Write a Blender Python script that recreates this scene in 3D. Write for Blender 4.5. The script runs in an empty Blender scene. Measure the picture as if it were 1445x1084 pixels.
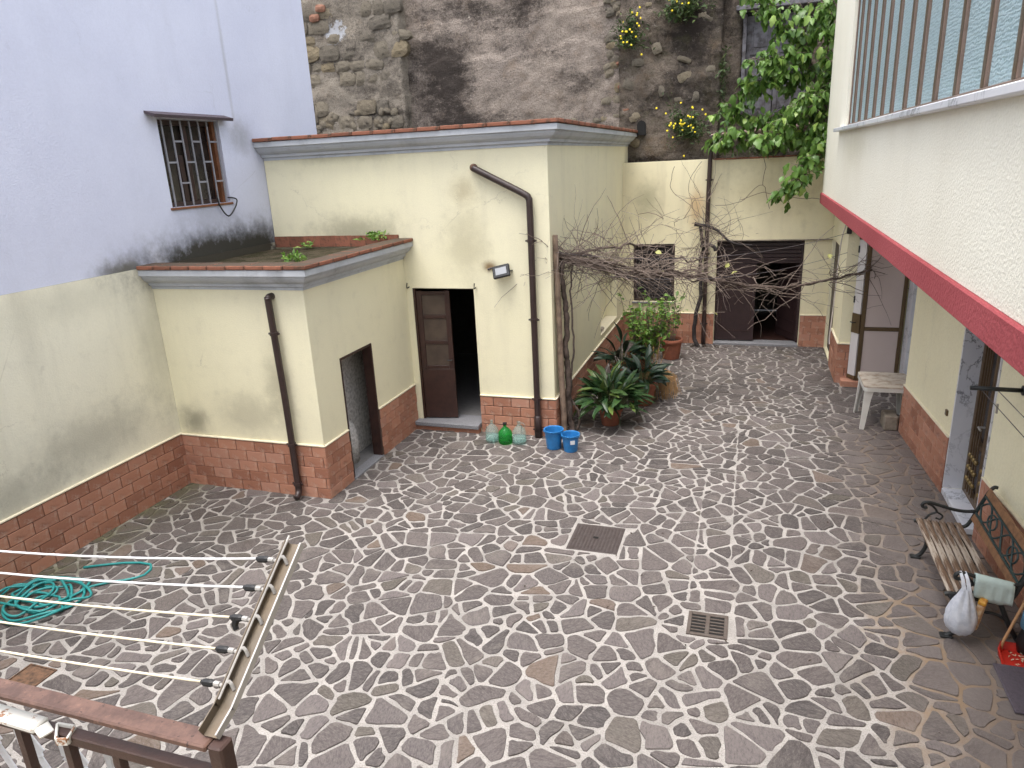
import bpy, bmesh, math, random
from mathutils import Vector, Matrix, noise
R = math.radians
rnd = random.Random(7)
scene = bpy.context.scene
col = scene.collection

# ------------------------------------------------------------------ camera, sky, sun, exposure
YAW, PITCH, ROLL, FOC = 0.33030, 0.30353, -0.04963, 1004.35
CAM = Vector((0, 0, 4.3))
f_ = Vector((-math.sin(YAW) * math.cos(PITCH), math.cos(YAW) * math.cos(PITCH), -math.sin(PITCH)))
r_ = Vector((math.cos(YAW), math.sin(YAW), 0))
u_ = r_.cross(f_)
r2 = math.cos(ROLL) * r_ + math.sin(ROLL) * u_
u2 = -math.sin(ROLL) * r_ + math.cos(ROLL) * u_
cd = bpy.data.cameras.new('camera')
cam = bpy.data.objects.new('camera', cd)
col.objects.link(cam)
cam.matrix_world = Matrix(((r2.x, u2.x, -f_.x, CAM.x), (r2.y, u2.y, -f_.y, CAM.y), (r2.z, u2.z, -f_.z, CAM.z), (0, 0, 0, 1)))
cd.sensor_width = 36
cd.lens = FOC / 1445 * 36
cd.clip_start = 0.05
cd.clip_end = 2000
scene.camera = cam

SUN_EL, SUN_AZ = R(76), R(200)      # azimuth clockwise from +Y: the soft light comes from behind, a little left
w = bpy.data.worlds.new('World')
scene.world = w
w.use_nodes = True
wn = w.node_tree.nodes
wl = w.node_tree.links
sky = wn.new('ShaderNodeTexSky')
sky.sky_type = 'NISHITA'
sky.sun_disc = False
sky.sun_elevation = SUN_EL
sky.sun_rotation = SUN_AZ
sky.air_density = 1.0
sky.dust_density = 4.0
hs = wn.new('ShaderNodeHueSaturation')
hs.inputs['Saturation'].default_value = 0.36
wl.new(sky.outputs[0], hs.inputs['Color'])
wl.new(hs.outputs[0], wn['Background'].inputs['Color'])
wn['Background'].inputs['Strength'].default_value = 0.15
sd = bpy.data.lights.new('sun', 'SUN')
sd.energy = 0.75
sd.angle = R(35)
sd.color = (1, 0.97, 0.92)
sun = bpy.data.objects.new('sun', sd)
col.objects.link(sun)
sdir = Vector((math.sin(SUN_AZ) * math.cos(SUN_EL), math.cos(SUN_AZ) * math.cos(SUN_EL), math.sin(SUN_EL)))
sun.rotation_euler = sdir.to_track_quat('Z', 'Y').to_euler()
sun.location = (0, 0, 12)
vs = scene.view_settings
vs.view_transform = 'Standard'
vs.look = 'None'
vs.gamma = 1
vs.use_curve_mapping = False
vs.exposure = 1.54
scene.cycles.use_adaptive_sampling = True
scene.cycles.adaptive_threshold = 0.025
scene.cycles.max_bounces = 6
scene.cycles.diffuse_bounces = 3
scene.cycles.glossy_bounces = 2
scene.cycles.caustics_reflective = False
scene.cycles.caustics_refractive = False
scene.cycles.transparent_max_bounces = 12


def project(p):
    v = Vector(p) - CAM
    z = v.dot(f_)
    if z < 0.05:
        return None
    return (722.5 + FOC * v.dot(r2) / z, 542 - FOC * v.dot(u2) / z, z)


# ------------------------------------------------------------------ mesh helpers
class MB:
    def __init__(s):
        s.v = []
        s.f = []

    def add(s, vs_, fs):
        o = len(s.v)
        s.v += [tuple(q) for q in vs_]
        s.f += [tuple(i + o for i in q) for q in fs]
        return s

    def box(s, lo, hi, b=0.0, M=None):
        lo = Vector(lo); hi = Vector(hi)
        c = (lo + hi) / 2; h = (hi - lo) / 2
        if b <= 0:
            vv = [Vector((c.x + sx * h.x, c.y + sy * h.y, c.z + sz * h.z)) for sx in (-1, 1) for sy in (-1, 1) for sz in (-1, 1)]
            ff = [(0, 1, 3, 2), (4, 6, 7, 5), (0, 4, 5, 1), (2, 3, 7, 6), (0, 2, 6, 4), (1, 5, 7, 3)]
        else:
            b = min(b, h.x * .9, h.y * .9, h.z * .9)
            vv = []; idx = {}
            for sx in (-1, 1):
                for sy in (-1, 1):
                    for sz in (-1, 1):
                        for a in range(3):
                            d = [h.x - b, h.y - b, h.z - b]
                            d[a] += b
                            idx[(sx, sy, sz, a)] = len(vv)
                            vv.append(Vector((c.x + sx * d[0], c.y + sy * d[1], c.z + sz * d[2])))
            ff = []
            for a in range(3):
                o1, o2 = [(1, 2), (2, 0), (0, 1)][a]
                for sg in (-1, 1):
                    q = []
                    for s1, s2 in ((-1, -1), (1, -1), (1, 1), (-1, 1)):
                        k = [0, 0, 0]; k[a] = sg; k[o1] = s1; k[o2] = s2
                        q.append(idx[(k[0], k[1], k[2], a)])
                    ff.append(tuple(q))
                for s1 in (-1, 1):
                    for s2 in (-1, 1):
                        q = []
                        for sg, ax in ((-1, o1), (1, o1), (1, o2), (-1, o2)):
                            k = [0, 0, 0]; k[a] = sg; k[o1] = s1; k[o2] = s2
                            q.append(idx[(k[0], k[1], k[2], ax)])
                        ff.append(tuple(q))
            for sx in (-1, 1):
                for sy in (-1, 1):
                    for sz in (-1, 1):
                        ff.append(tuple(idx[(sx, sy, sz, a)] for a in range(3)))
        if M is not None:
            vv = [M @ q for q in vv]
        return s.add(vv, ff)

    def bar(s, a, b, w_, h_, up=(0, 0, 1), bev=0.0):
        a = Vector(a); b = Vector(b)
        d = (b - a); L = d.length; d.normalize()
        up = Vector(up)
        x = d.cross(up)
        if x.length < 1e-4:
            x = d.cross(Vector((0, 1, 0)))
        x.normalize(); z = x.cross(d)
        M = Matrix(((x.x, d.x, z.x, a.x), (x.y, d.y, z.y, a.y), (x.z, d.z, z.z, a.z), (0, 0, 0, 1)))
        return s.box((-w_ / 2, 0, -h_ / 2), (w_ / 2, L, h_ / 2), bev, M)

    def tube(s, pts, rad, n=8, caps=True, closed=False):
        pts = [Vector(p) for p in pts]
        m = len(pts)
        if not isinstance(rad, (list, tuple)):
            rad = [rad] * m
        t0 = (pts[1] - pts[0]).normalized()
        nn = t0.cross(Vector((0, 0, 1)))
        if nn.length < .1:
            nn = t0.cross(Vector((1, 0, 0)))
        nn.normalize()
        vv = []
        for i in range(m):
            a = pts[i - 1] if i else (pts[-1] if closed else pts[0])
            b = pts[i + 1] if i < m - 1 else (pts[0] if closed else pts[-1])
            t = (b - a)
            t = t.normalized() if t.length > 1e-9 else t0
            nn = nn - t * nn.dot(t)
            if nn.length < 1e-6:
                nn = t.orthogonal()
            nn.normalize()
            bb = t.cross(nn)
            for k in range(n):
                an = 2 * math.pi * k / n
                vv.append(pts[i] + (nn * math.cos(an) + bb * math.sin(an)) * rad[i])
        ff = []
        for i in range(m if closed else m - 1):
            j = (i + 1) % m
            for k in range(n):
                k2 = (k + 1) % n
                ff.append((i * n + k, i * n + k2, j * n + k2, j * n + k))
        if caps and not closed:
            ff.append(tuple(range(n - 1, -1, -1)))
            ff.append(tuple((m - 1) * n + k for k in range(n)))
        return s.add(vv, ff)

    def lathe(s, prof, n=24, c=(0, 0, 0), M=None):
        vv = []
        for r, z in prof:
            for k in range(n):
                an = 2 * math.pi * k / n
                q = Vector((c[0] + r * math.cos(an), c[1] + r * math.sin(an), c[2] + z))
                vv.append(M @ q if M is not None else q)
        ff = []
        for i in range(len(prof) - 1):
            for k in range(n):
                k2 = (k + 1) % n
                ff.append((i * n + k, i * n + k2, (i + 1) * n + k2, (i + 1) * n + k))
        if prof[0][0] > 1e-5:
            ff.append(tuple(range(n - 1, -1, -1)))
        if prof[-1][0] > 1e-5:
            ff.append(tuple((len(prof) - 1) * n + k for k in range(n)))
        return s.add(vv, ff)

    def prism(s, poly, z0, z1, M=None):
        n = len(poly)
        vv = [Vector((p[0], p[1], z0)) for p in poly] + [Vector((p[0], p[1], z1)) for p in poly]
        if M is not None:
            vv = [M @ q for q in vv]
        ff = [tuple(range(n - 1, -1, -1)), tuple(range(n, 2 * n))]
        ff += [(i, (i + 1) % n, n + (i + 1) % n, n + i) for i in range(n)]
        return s.add(vv, ff)

    def sweep(s, prof, path, closed_prof=True):
        """profile [(out, z)] swept along a 2-D path with mitred corners; 'out' is to the right of travel"""
        m = len(path); n = len(prof)
        vv = []
        for i in range(m):
            p = Vector(path[i])
            ns = []
            if i > 0:
                d = (Vector(path[i]) - Vector(path[i - 1])).normalized(); ns.append(Vector((d.y, -d.x)))
            if i < m - 1:
                d = (Vector(path[i + 1]) - Vector(path[i])).normalized(); ns.append(Vector((d.y, -d.x)))
            nv = sum(ns, Vector((0, 0)))
            nv = nv / nv.length_squared * len(ns) if len(ns) == 2 else nv
            if len(ns) == 2:
                nv = (ns[0] + ns[1]); nv = nv * (2 / nv.length_squared) * 1.0
            for o, z in prof:
                vv.append((p.x + nv.x * o, p.y + nv.y * o, z))
        ff = []
        for i in range(m - 1):
            for k in range(n if closed_prof else n - 1):
                k2 = (k + 1) % n
                ff.append((i * n + k, i * n + k2, (i + 1) * n + k2, (i + 1) * n + k))
        ff.append(tuple(range(n))); ff.append(tuple((m - 1) * n + k for k in range(n)))
        return s.add(vv, ff)

    def mesh(s, name, smooth=False, recalc=True):
        me = bpy.data.meshes.new(name)
        me.from_pydata(s.v, [], s.f)
        if recalc:
            bm = bmesh.new(); bm.from_mesh(me)
            bmesh.ops.recalc_face_normals(bm, faces=bm.faces)
            bm.to_mesh(me); bm.free()
        if smooth:
            me.polygons.foreach_set('use_smooth', [True] * len(me.polygons))
        return me

    def build(s, name, mat, parent=None, smooth=False, recalc=True, M=None):
        me = s.mesh(name, smooth, recalc)
        me.materials.append(mat)
        return put(name, me, parent, M)


def put(name, me, parent=None, M=None):
    o = bpy.data.objects.new(name, me)
    col.objects.link(o)
    if parent is not None:
        o.parent = parent
    if M is not None:
        o.matrix_local = M
    return o


def thing(name, label, cat, group=None, loc=(0, 0, 0)):
    o = bpy.data.objects.new(name, None)
    o.empty_display_size = .1
    col.objects.link(o)
    o.location = loc
    tag(o, label, cat, group)
    return o


def tag(o, label, cat, group=None):
    o['label'] = label; o['category'] = cat
    if group:
        o['group'] = group
    return o


def smooth_path(pts, k=4):
    """Catmull-Rom"""
    pts = [Vector(p) for p in pts]
    out = []
    for i in range(len(pts) - 1):
        p0 = pts[max(i - 1, 0)]; p1 = pts[i]; p2 = pts[i + 1]; p3 = pts[min(i + 2, len(pts) - 1)]
        for j in range(k):
            t = j / k
            out.append(.5 * ((2 * p1) + (p2 - p0) * t + (2 * p0 - 5 * p1 + 4 * p2 - p3) * t * t + (3 * p1 - p0 - 3 * p2 + p3) * t ** 3))
    out.append(pts[-1])
    return out


def wall_mesh(u0, u1, z0, z1, holes, origin, ud, nd, thick):
    """one solid wall with rectangular openings; (u, z) in the wall, depth runs against the outward normal nd"""
    us = sorted(set([u0, u1] + [min(max(q, u0), u1) for h in holes for q in h[:2]]))
    zs = sorted(set([z0, z1] + [min(max(q, z0), z1) for h in holes for q in h[2:4]]))
    ox, oy = origin
    def P(u, z, d):
        return (ox + ud[0] * u - nd[0] * d, oy + ud[1] * u - nd[1] * d, z)
    def solid(i, j):
        if i < 0 or j < 0 or i >= len(us) - 1 or j >= len(zs) - 1:
            return False
        cu = (us[i] + us[i + 1]) / 2; cz = (zs[j] + zs[j + 1]) / 2
        return not any(h[0] < cu < h[1] and h[2] < cz < h[3] for h in holes)
    b = MB()
    for i in range(len(us) - 1):
        for j in range(len(zs) - 1):
            if not solid(i, j):
                continue
            a, c, lo, hi = us[i], us[i + 1], zs[j], zs[j + 1]
            q4 = [(0, 1, 2, 3)]
            b.add([P(a, lo, 0), P(c, lo, 0), P(c, hi, 0), P(a, hi, 0)], q4)
            b.add([P(a, lo, thick), P(a, hi, thick), P(c, hi, thick), P(c, lo, thick)], q4)
            if not solid(i - 1, j): b.add([P(a, lo, 0), P(a, hi, 0), P(a, hi, thick), P(a, lo, thick)], q4)
            if not solid(i + 1, j): b.add([P(c, lo, 0), P(c, lo, thick), P(c, hi, thick), P(c, hi, 0)], q4)
            if not solid(i, j - 1): b.add([P(a, lo, 0), P(a, lo, thick), P(c, lo, thick), P(c, lo, 0)], q4)
            if not solid(i, j + 1): b.add([P(a, hi, 0), P(c, hi, 0), P(c, hi, thick), P(a, hi, thick)], q4)
    return b


def weld(b):
    m = {}; nv = []; mp = []
    for q in b.v:
        k = (round(q[0], 4), round(q[1], 4), round(q[2], 4))
        if k not in m:
            m[k] = len(nv); nv.append(q)
        mp.append(m[k])
    b.v = nv
    b.f = [tuple(mp[i] for i in f) for f in b.f]
    return b


# ------------------------------------------------------------------ material helpers
def s(r, g, b):
    def c(x):
        x /= 255
        return x / 12.92 if x <= .04045 else ((x + .055) / 1.055) ** 2.4
    return (c(r), c(g), c(b), 1)


class Mat:
    def __init__(m, name):
        m.m = bpy.data.materials.new(name)
        m.m.use_nodes = True
        m.nt = m.m.node_tree
        m.n = m.nt.nodes; m.l = m.nt.links
        m.b = m.n['Principled BSDF']
        m.tc = m.n.new('ShaderNodeTexCoord')
        m.co = m.tc.outputs['Object']

    def set(m, sock, v):
        if isinstance(v, bpy.types.NodeSocket):
            m.l.new(v, sock)
        elif isinstance(v, tuple) and len(v) == 3 and sock.type == 'RGBA':
            sock.default_value = (*v, 1)
        else:
            sock.default_value = v

    def scale(m, sc, co=None):
        n = m.n.new('ShaderNodeVectorMath'); n.operation = 'MULTIPLY'
        m.l.new(co or m.co, n.inputs[0]); n.inputs[1].default_value = sc
        return n.outputs[0]

    def noise(m, sc, det=4, ro=.55, co=None, dist=0, st=None):
        n = m.n.new('ShaderNodeTexNoise')
        n.inputs['Scale'].default_value = sc; n.inputs['Detail'].default_value = det
        n.inputs['Roughness'].default_value = ro; n.inputs['Distortion'].default_value = dist
        c = co or m.co
        if st: c = m.scale(st, c)
        m.l.new(c, n.inputs['Vector'])
        return n.outputs['Fac']

    def voro(m, sc, feat='F1', co=None, out='Distance', st=None):
        n = m.n.new('ShaderNodeTexVoronoi'); n.feature = feat
        n.inputs['Scale'].default_value = sc
        c = co or m.co
        if st: c = m.scale(st, c)
        m.l.new(c, n.inputs['Vector'])
        return n.outputs[out]

    def ramp(m, fac, lo, hi, a=0.0, b=1.0):
        n = m.n.new('ShaderNodeMapRange'); n.interpolation_type = 'SMOOTHSTEP'
        m.l.new(fac, n.inputs[0])
        n.inputs[1].default_value = lo; n.inputs[2].default_value = hi
        n.inputs[3].default_value = a; n.inputs[4].default_value = b
        return n.outputs[0]

    def math(m, op, a, b=0.0):
        n = m.n.new('ShaderNodeMath'); n.operation = op
        m.set(n.inputs[0], a); m.set(n.inputs[1], b)
        return n.outputs[0]

    def mix(m, fac, a, b, mode='MIX'):
        n = m.n.new('ShaderNodeMix'); n.data_type = 'RGBA'; n.blend_type = mode
        m.set(n.inputs[0], fac); m.set(n.inputs[6], a); m.set(n.inputs[7], b)
        return n.outputs[2]

    def xyz(m, k, co=None):
        n = m.n.new('ShaderNodeSeparateXYZ'); m.l.new(co or m.co, n.inputs[0])
        return n.outputs[k]

    def blob(m, c, r, soft=.6):
        a = m.n.new('ShaderNodeVectorMath'); a.operation = 'SUBTRACT'
        m.l.new(m.co, a.inputs[0]); a.inputs[1].default_value = c
        d = m.n.new('ShaderNodeVectorMath'); d.operation = 'DIVIDE'
        m.l.new(a.outputs[0], d.inputs[0]); d.inputs[1].default_value = r
        L = m.n.new('ShaderNodeVectorMath'); L.operation = 'LENGTH'
        m.l.new(d.outputs[0], L.inputs[0])
        return m.ramp(L.outputs['Value'], 1 - soft, 1.0, 1, 0)

    def rand(m):
        o = m.n.new('ShaderNodeObjectInfo').outputs['Random']
        g = m.n.new('ShaderNodeNewGeometry').outputs['Random Per Island']
        return m.math('FRACT', m.math('ADD', o, g))

    def bump(m, h, dist=.01, st=1.0, prev=None):
        n = m.n.new('ShaderNodeBump')
        n.inputs['Strength'].default_value = st; n.inputs['Distance'].default_value = dist
        m.l.new(h, n.inputs['Height'])
        if prev: m.l.new(prev, n.inputs['Normal'])
        m.l.new(n.outputs[0], m.b.inputs['Normal'])
        return n.outputs[0]

    def out(m, c=None, rough=.7, metal=0.0, spec=.5, **kw):
        if c is not None: m.set(m.b.inputs['Base Color'], c)
        m.set(m.b.inputs['Roughness'], rough); m.set(m.b.inputs['Metallic'], metal)
        m.set(m.b.inputs['Specular IOR Level'], spec)
        for k, v in kw.items(): m.set(m.b.inputs[k.replace('_', ' ')], v)
        return m.m


def plaster(name, c1, c2, stains=(), bscale=60, bdist=.004, streak=.25, dirt=s(120, 112, 98), grain=.5):
    m = Mat(name)
    big = m.noise(.7, 4, .6)
    c = m.mix(m.ramp(big, .3, .7), c1, c2)
    st = m.noise(2.2, 4, .6, st=(1, 1, .12))
    c = m.mix(m.math('MULTIPLY', m.ramp(st, .48, .85), streak), c, dirt)
    med = m.noise(4.5, 6, .7)
    c = m.mix(m.math('MULTIPLY', m.ramp(med, .5, .8), streak * .7), c, dirt)
    for (ce, ra, cc, stg) in stains:
        k = m.blob(ce, ra, 1.0)
        k = m.math('MULTIPLY', m.math('MULTIPLY', k, m.ramp(m.math('ADD', m.math('MULTIPLY', k, .5), med), .35, 1.0)), stg * 1.15)
        c = m.mix(k, c, cc)
    dv_ = m.n.new('ShaderNodeVectorMath'); dv_.operation = 'ADD'
    cs_ = m.n.new('ShaderNodeCombineXYZ')
    for q_ in range(3): m.l.new(m.math('MULTIPLY', med, .5), cs_.inputs[q_])
    m.l.new(m.co, dv_.inputs[0]); m.l.new(cs_.outputs[0], dv_.inputs[1])
    ck = m.ramp(m.voro(.55, 'DISTANCE_TO_EDGE', co=dv_.outputs[0]), 0, .006, 1, 0)
    c = m.mix(m.math('MULTIPLY', m.math('MULTIPLY', ck, m.ramp(big, .54, .66)), .28), c, dirt)
    fine = m.noise(bscale, 2, .6)
    c = m.mix(m.ramp(fine, .25, .75, 0, .09 * grain), c, (0.02, .02, .02, 1))
    m.bump(m.math('ADD', fine, m.math('MULTIPLY', big, 1.5)), bdist, .8)
    return m.out(c, .9, spec=.2)


def simple(name, c, rough=.6, metal=0.0, var=.25, nscale=14, bd=.0015, dark=None, spec=.5, objvar=.0):
    m = Mat(name)
    n = m.noise(nscale, 5, .6)
    d = dark or tuple(q * (1 - .55) for q in c[:3]) + (1,)
    cc = m.mix(m.math('MULTIPLY', m.ramp(n, .35, .75), var), c, d)
    if objvar:
        cc = m.mix(m.math('MULTIPLY', m.rand(), objvar), cc, d)
    m.bump(m.noise(nscale * 6, 3), bd, .6)
    return m.out(cc, rough, metal, spec)


K = {}
MOULD = s(62, 60, 52)
K['cream_left'] = plaster('cream_left', s(242, 237, 214), s(235, 231, 211), [
    ((-7.68, 6.2, 1.25), (1, 1.9, .7), s(112, 109, 100), .36), ((-7.68, 5.0, .95), (1, 1.6, .5), s(120, 116, 106), .36),
    ((-7.68, 7.4, 2.0), (1, .5, 1.6), s(170, 168, 150), .3), ((-7.68, 6.4, 2.95), (1, 2.2, .5), s(188, 185, 166), .3),
    ((-7.68, 9.1, 3.1), (1, 3.0, .5), s(74, 70, 61), 1.6)], streak=.22)
K['cream_small'] = plaster('cream_small', s(241, 234, 202), s(235, 228, 198), [
    ((-6.4, 7.58, 1.15), (1.1, 1, .6), s(150, 144, 124), .4), ((-5.9, 7.58, 1.6), (.4, 1, .9), s(160, 154, 130), .5),
    ((-7.4, 7.58, 1.0), (.5, 1, .4), s(140, 136, 118), .7)], streak=.14)
K['cream_main'] = plaster('cream_main', s(239, 232, 199), s(233, 226, 196), [
    ((-6.1, 10.38, 3.3), (1.6, 1, .6), s(130, 126, 106), .6), ((-4.2, 10.38, 3.1), (.7, 1, 1.1), s(176, 168, 138), .5),
    ((-3.83, 10.38, 2.75), (.25, 1, .16), s(140, 118, 88), .9), ((-4.2, 10.38, 3.9), (.4, 1, .4), s(180, 168, 136), .6), ((-6.2, 10.38, 4.5), (2.2, 1, .2), s(180, 174, 146), .6)], streak=.15)
K['cream_back'] = plaster('cream_back', s(238, 229, 194), s(228, 218, 185), [
    ((-2.3, 16.75, 3.3), (.6, 1, .9), s(170, 164, 136), .7), ((-1.2, 16.75, 3.1), (.4, 1, .8), s(200, 168, 124), .7), ((.3, 16.75, 3.4), (1.8, 1, 1.0), s(190, 178, 140), .5)], streak=.28)
K['cream_right'] = plaster('cream_right', s(246, 239, 206), s(241, 233, 199), [], bscale=30, bdist=.01, streak=.1)
K['roughcast'] = plaster('roughcast', s(240, 236, 220), s(235, 230, 213), [
    ((1.3, 11.5, 4.3), (1, 2.4, .6), s(206, 200, 176), .5)], bscale=46, bdist=.009, streak=.05)
K['lavender'] = plaster('lavender', s(216, 219, 236), s(209, 212, 230), [
    ((-7.68, 8.9, 3.1), (1, 2.8, .85), s(70, 68, 62), 1.15), ((-7.68, 9.9, 3.1), (1, 1.5, .75), s(66, 64, 58), 1.1),
    ((-7.68, 9.9, 4.85), (1, .55, .55), s(120, 118, 116), .5), ((-7.68, 8.9, 3.8), (1, .9, .5), s(172, 174, 186), .6),
    ((-7.68, 9.8, 5.9), (1, .07, 2.2), s(170, 170, 174), .45), ((-7.68, 7.2, 3.2), (1, .8, .3), s(110, 108, 102), .9)], bscale=45, streak=.09, dirt=s(160, 160, 168))
K['red_paint'] = plaster('red_paint', s(166, 82, 86), s(156, 74, 78), [], bscale=30, bdist=.01, streak=.1, dirt=s(130, 60, 62))
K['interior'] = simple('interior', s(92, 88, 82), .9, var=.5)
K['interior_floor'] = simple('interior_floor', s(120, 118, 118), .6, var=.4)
K['cornice_grey'] = plaster('cornice_grey', s(196, 199, 204), s(182, 185, 190), [], bscale=40, bdist=.003, streak=.45, dirt=s(88, 86, 82))
K['mortar_dado'] = simple('mortar_dado', s(116, 92, 80), .9, var=.6)
K['lip'] = simple('lip', s(226, 216, 190), .85, var=.2)

m = Mat('dado_tile')
rd = m.rand()
c = m.mix(rd, s(184, 132, 108), s(152, 104, 84))
c = m.mix(m.math('MULTIPLY', m.ramp(m.math('FRACT', m.math('MULTIPLY', rd, 7.3)), .6, 1), .5), c, s(196, 150, 130))
core = m.blob((0, 0, 0), (.13, .1, .06), .7)
cn = m.math('MULTIPLY', core, m.ramp(m.noise(9, 4), .35, .65))
c = m.mix(m.math('MULTIPLY', cn, m.math('MULTIPLY', m.math('FRACT', m.math('MULTIPLY', rd, 13.7)), .8)), c, s(120, 76, 60))
c = m.mix(m.math('MULTIPLY', m.ramp(m.noise(14, 4, .7), .5, .8), .6), c, s(192, 168, 152))
m.bump(m.noise(50, 4), .002, .6)
K['tile'] = m.out(c, .75, spec=.3)

m = Mat('coping_tile')
rd = m.rand()
c = m.mix(rd, s(150, 98, 78), s(122, 80, 64))
gz = m.n.new('ShaderNodeNewGeometry').outputs['Normal']
up_ = m.ramp(m.xyz(2, gz), .6, .95)
c = m.mix(m.math('MULTIPLY', m.ramp(m.math('ADD', m.noise(6, 5, .7), m.math('MULTIPLY', up_, .42)), .44, .74), .94), c, s(68, 60, 50))
c = m.mix(m.ramp(m.noise(11, 5, .75), .5, .68, 0, .7), c, s(70, 60, 50))
m.bump(m.noise(40, 4), .003, .7)
K['coping'] = m.out(c, .85, spec=.25)

m = Mat('paving_stone')
rd = m.rand()
c = m.mix(rd, s(88, 80, 78), s(60, 55, 54))
c = m.mix(m.ramp(m.math('FRACT', m.math('MULTIPLY', rd, 5.7)), .7, 1, 0, .7), c, s(110, 102, 101))
c = m.mix(m.ramp(m.math('FRACT', m.math('MULTIPLY', rd, 17.3)), .955, .985, 0, .55), c, s(112, 91, 72))
c = m.mix(m.ramp(m.math('FRACT', m.math('MULTIPLY', rd, 29.1)), .9, .96, 0, .5), c, s(90, 84, 72))
vr = m.n.new('ShaderNodeVectorRotate'); vr.rotation_type = 'Z_AXIS'
m.l.new(m.co, vr.inputs['Vector']); m.l.new(m.math('MULTIPLY', rd, 18.0), vr.inputs['Angle'])
grain = m.noise(70, 4, .8, co=vr.outputs[0], st=(1, .4, 1))
c = m.mix(m.ramp(grain, .42, .68, 0, .55), c, s(120, 112, 109))
c = m.mix(m.ramp(grain, .5, .3, 0, .6), c, s(48, 42, 42))
gpos = m.n.new('ShaderNodeNewGeometry').outputs['Position']
nA = m.noise(2.6, 4, .65, co=gpos)
px_, py_ = m.xyz(0, gpos), m.xyz(1, gpos)
haze = m.ramp(nA, .5, .72)
c = m.mix(m.math('MULTIPLY', haze, .3), c, s(134, 126, 119))
mco = m.co; m.co = gpos
dark_patch = m.blob((-6.4, 6.6, 0), (1.7, 1.2, 1), .9)  # smooth darker ellipse of stones in front of the outbuilding
m.co = mco
c = m.mix(m.math('MULTIPLY', dark_patch, .45), c, s(54, 49, 45))
alg = m.math('MULTIPLY', m.ramp(px_, -7.7, -6.9, 1, 0), m.ramp(nA, .32, .6))
c = m.mix(m.math('MULTIPLY', alg, .65), c, s(80, 78, 46))
gr = m.math('MULTIPLY', m.ramp(m.math('ADD', px_, m.math('MULTIPLY', nA, .8)), 1.55, 2.4), m.ramp(py_, 13.5, 10.5))
c = m.mix(m.math('MULTIPLY', gr, .55), c, s(128, 118, 113))
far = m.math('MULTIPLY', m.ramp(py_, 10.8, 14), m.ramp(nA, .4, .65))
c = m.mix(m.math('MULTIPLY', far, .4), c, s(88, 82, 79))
m.bump(grain, .008, .9)
K['stone'] = m.out(c, m.ramp(nA, .3, .7, .5, .72), spec=.5)

m = Mat('mortar')
nA = m.noise(2.6, 4, .65)
fine = m.noise(75, 3, .75)
c = m.mix(m.ramp(nA, .3, .7), s(172, 167, 162), s(146, 142, 138))
c = m.mix(m.ramp(fine, .42, .7, 0, .6), c, s(104, 96, 90))
alg = m.math('MULTIPLY', m.ramp(m.xyz(0), -7.75, -6.7, 1, 0), m.ramp(nA, .3, .6))
c = m.mix(m.math('MULTIPLY', alg, .75), c, s(96, 96, 58))
gr = m.math('MULTIPLY', m.ramp(m.math('ADD', m.xyz(0), m.math('MULTIPLY', nA, .8)), 1.4, 2.2), m.ramp(m.xyz(1), 13.5, 10.5))
c = m.mix(m.math('MULTIPLY', gr, .8), c, s(126, 110, 97))
och = m.math('MULTIPLY', m.blob((1.6, 6.0, 0), (.8, 1.9, 1), .9), m.ramp(nA, .4, .62))
c = m.mix(m.math('MULTIPLY', och, .55), c, s(152, 126, 94))
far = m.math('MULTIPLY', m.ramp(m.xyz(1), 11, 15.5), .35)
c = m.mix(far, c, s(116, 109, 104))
dark_patch = m.blob((-6.4, 6.6, 0), (1.5, 1.1, 1), .9)  # joints darkened over the same ellipse as the stones
c = m.mix(m.math('MULTIPLY', dark_patch, .35), c, s(90, 84, 77))
m.bump(fine, .006, .9)
K['mortar'] = m.out(c, .95, spec=.15)

K['granite'] = simple('granite', s(142, 142, 146), .55, var=.8, nscale=120, dark=s(72, 72, 78))
K['dark_wood'] = simple('dark_wood', s(62, 40, 34), .45, var=.6, nscale=10, dark=s(36, 24, 22))
K['brown_metal'] = simple('brown_metal', s(52, 36, 37), .45, var=.5, nscale=8, dark=s(36, 25, 27))
K['shutter_dark'] = simple('shutter_dark', s(36, 27, 28), .7, var=.4)
K['pipe_brown'] = simple('pipe_brown', s(58, 44, 42), .4, var=.5, nscale=9, dark=s(36, 28, 28))
K['pipe_rust'] = simple('pipe_rust', s(112, 84, 66), .8, var=.7, dark=s(60, 44, 38))
K['pipe_pink'] = simple('pipe_pink', s(178, 150, 138), .6, var=.5)
K['iron'] = simple('iron', s(40, 42, 42), .5, .0, var=.5, dark=s(22, 24, 24))
K['iron_green'] = simple('iron_green', s(44, 66, 66), .5, var=.6, dark=s(26, 36, 38))
K['grate'] = simple('grate', s(86, 77, 71), .7, var=.7, nscale=20, dark=s(70, 56, 48))
K['steel_lid'] = simple('steel_lid', s(76, 68, 66), .6, .2, var=.7, nscale=18, dark=s(58, 46, 42))
K['rust_plate'] = simple('rust_plate', s(110, 82, 62), .85, var=.9, nscale=22, dark=s(48, 38, 32))
K['black'] = simple('black', s(26, 26, 28), .5, var=.2)
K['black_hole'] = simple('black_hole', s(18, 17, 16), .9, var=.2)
K['white_plastic'] = simple('white_plastic', s(214, 212, 206), .5, var=.25, nscale=6, dark=s(150, 144, 136))
K['table_top'] = simple('table_top', s(196, 186, 172), .7, var=.9, nscale=7, dark=s(142, 118, 100))
K['concrete'] = simple('concrete', s(150, 140, 126), .95, var=.7, nscale=9, dark=s(98, 88, 76), bd=.006)
K['rough_grey'] = simple('rough_grey', s(206, 203, 200), .95, var=.6, nscale=24, dark=s(92, 88, 84), bd=.012)
K['terracotta'] = simple('terracotta', s(152, 92, 70), .85, var=.6, nscale=6, dark=s(104, 66, 54))
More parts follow.
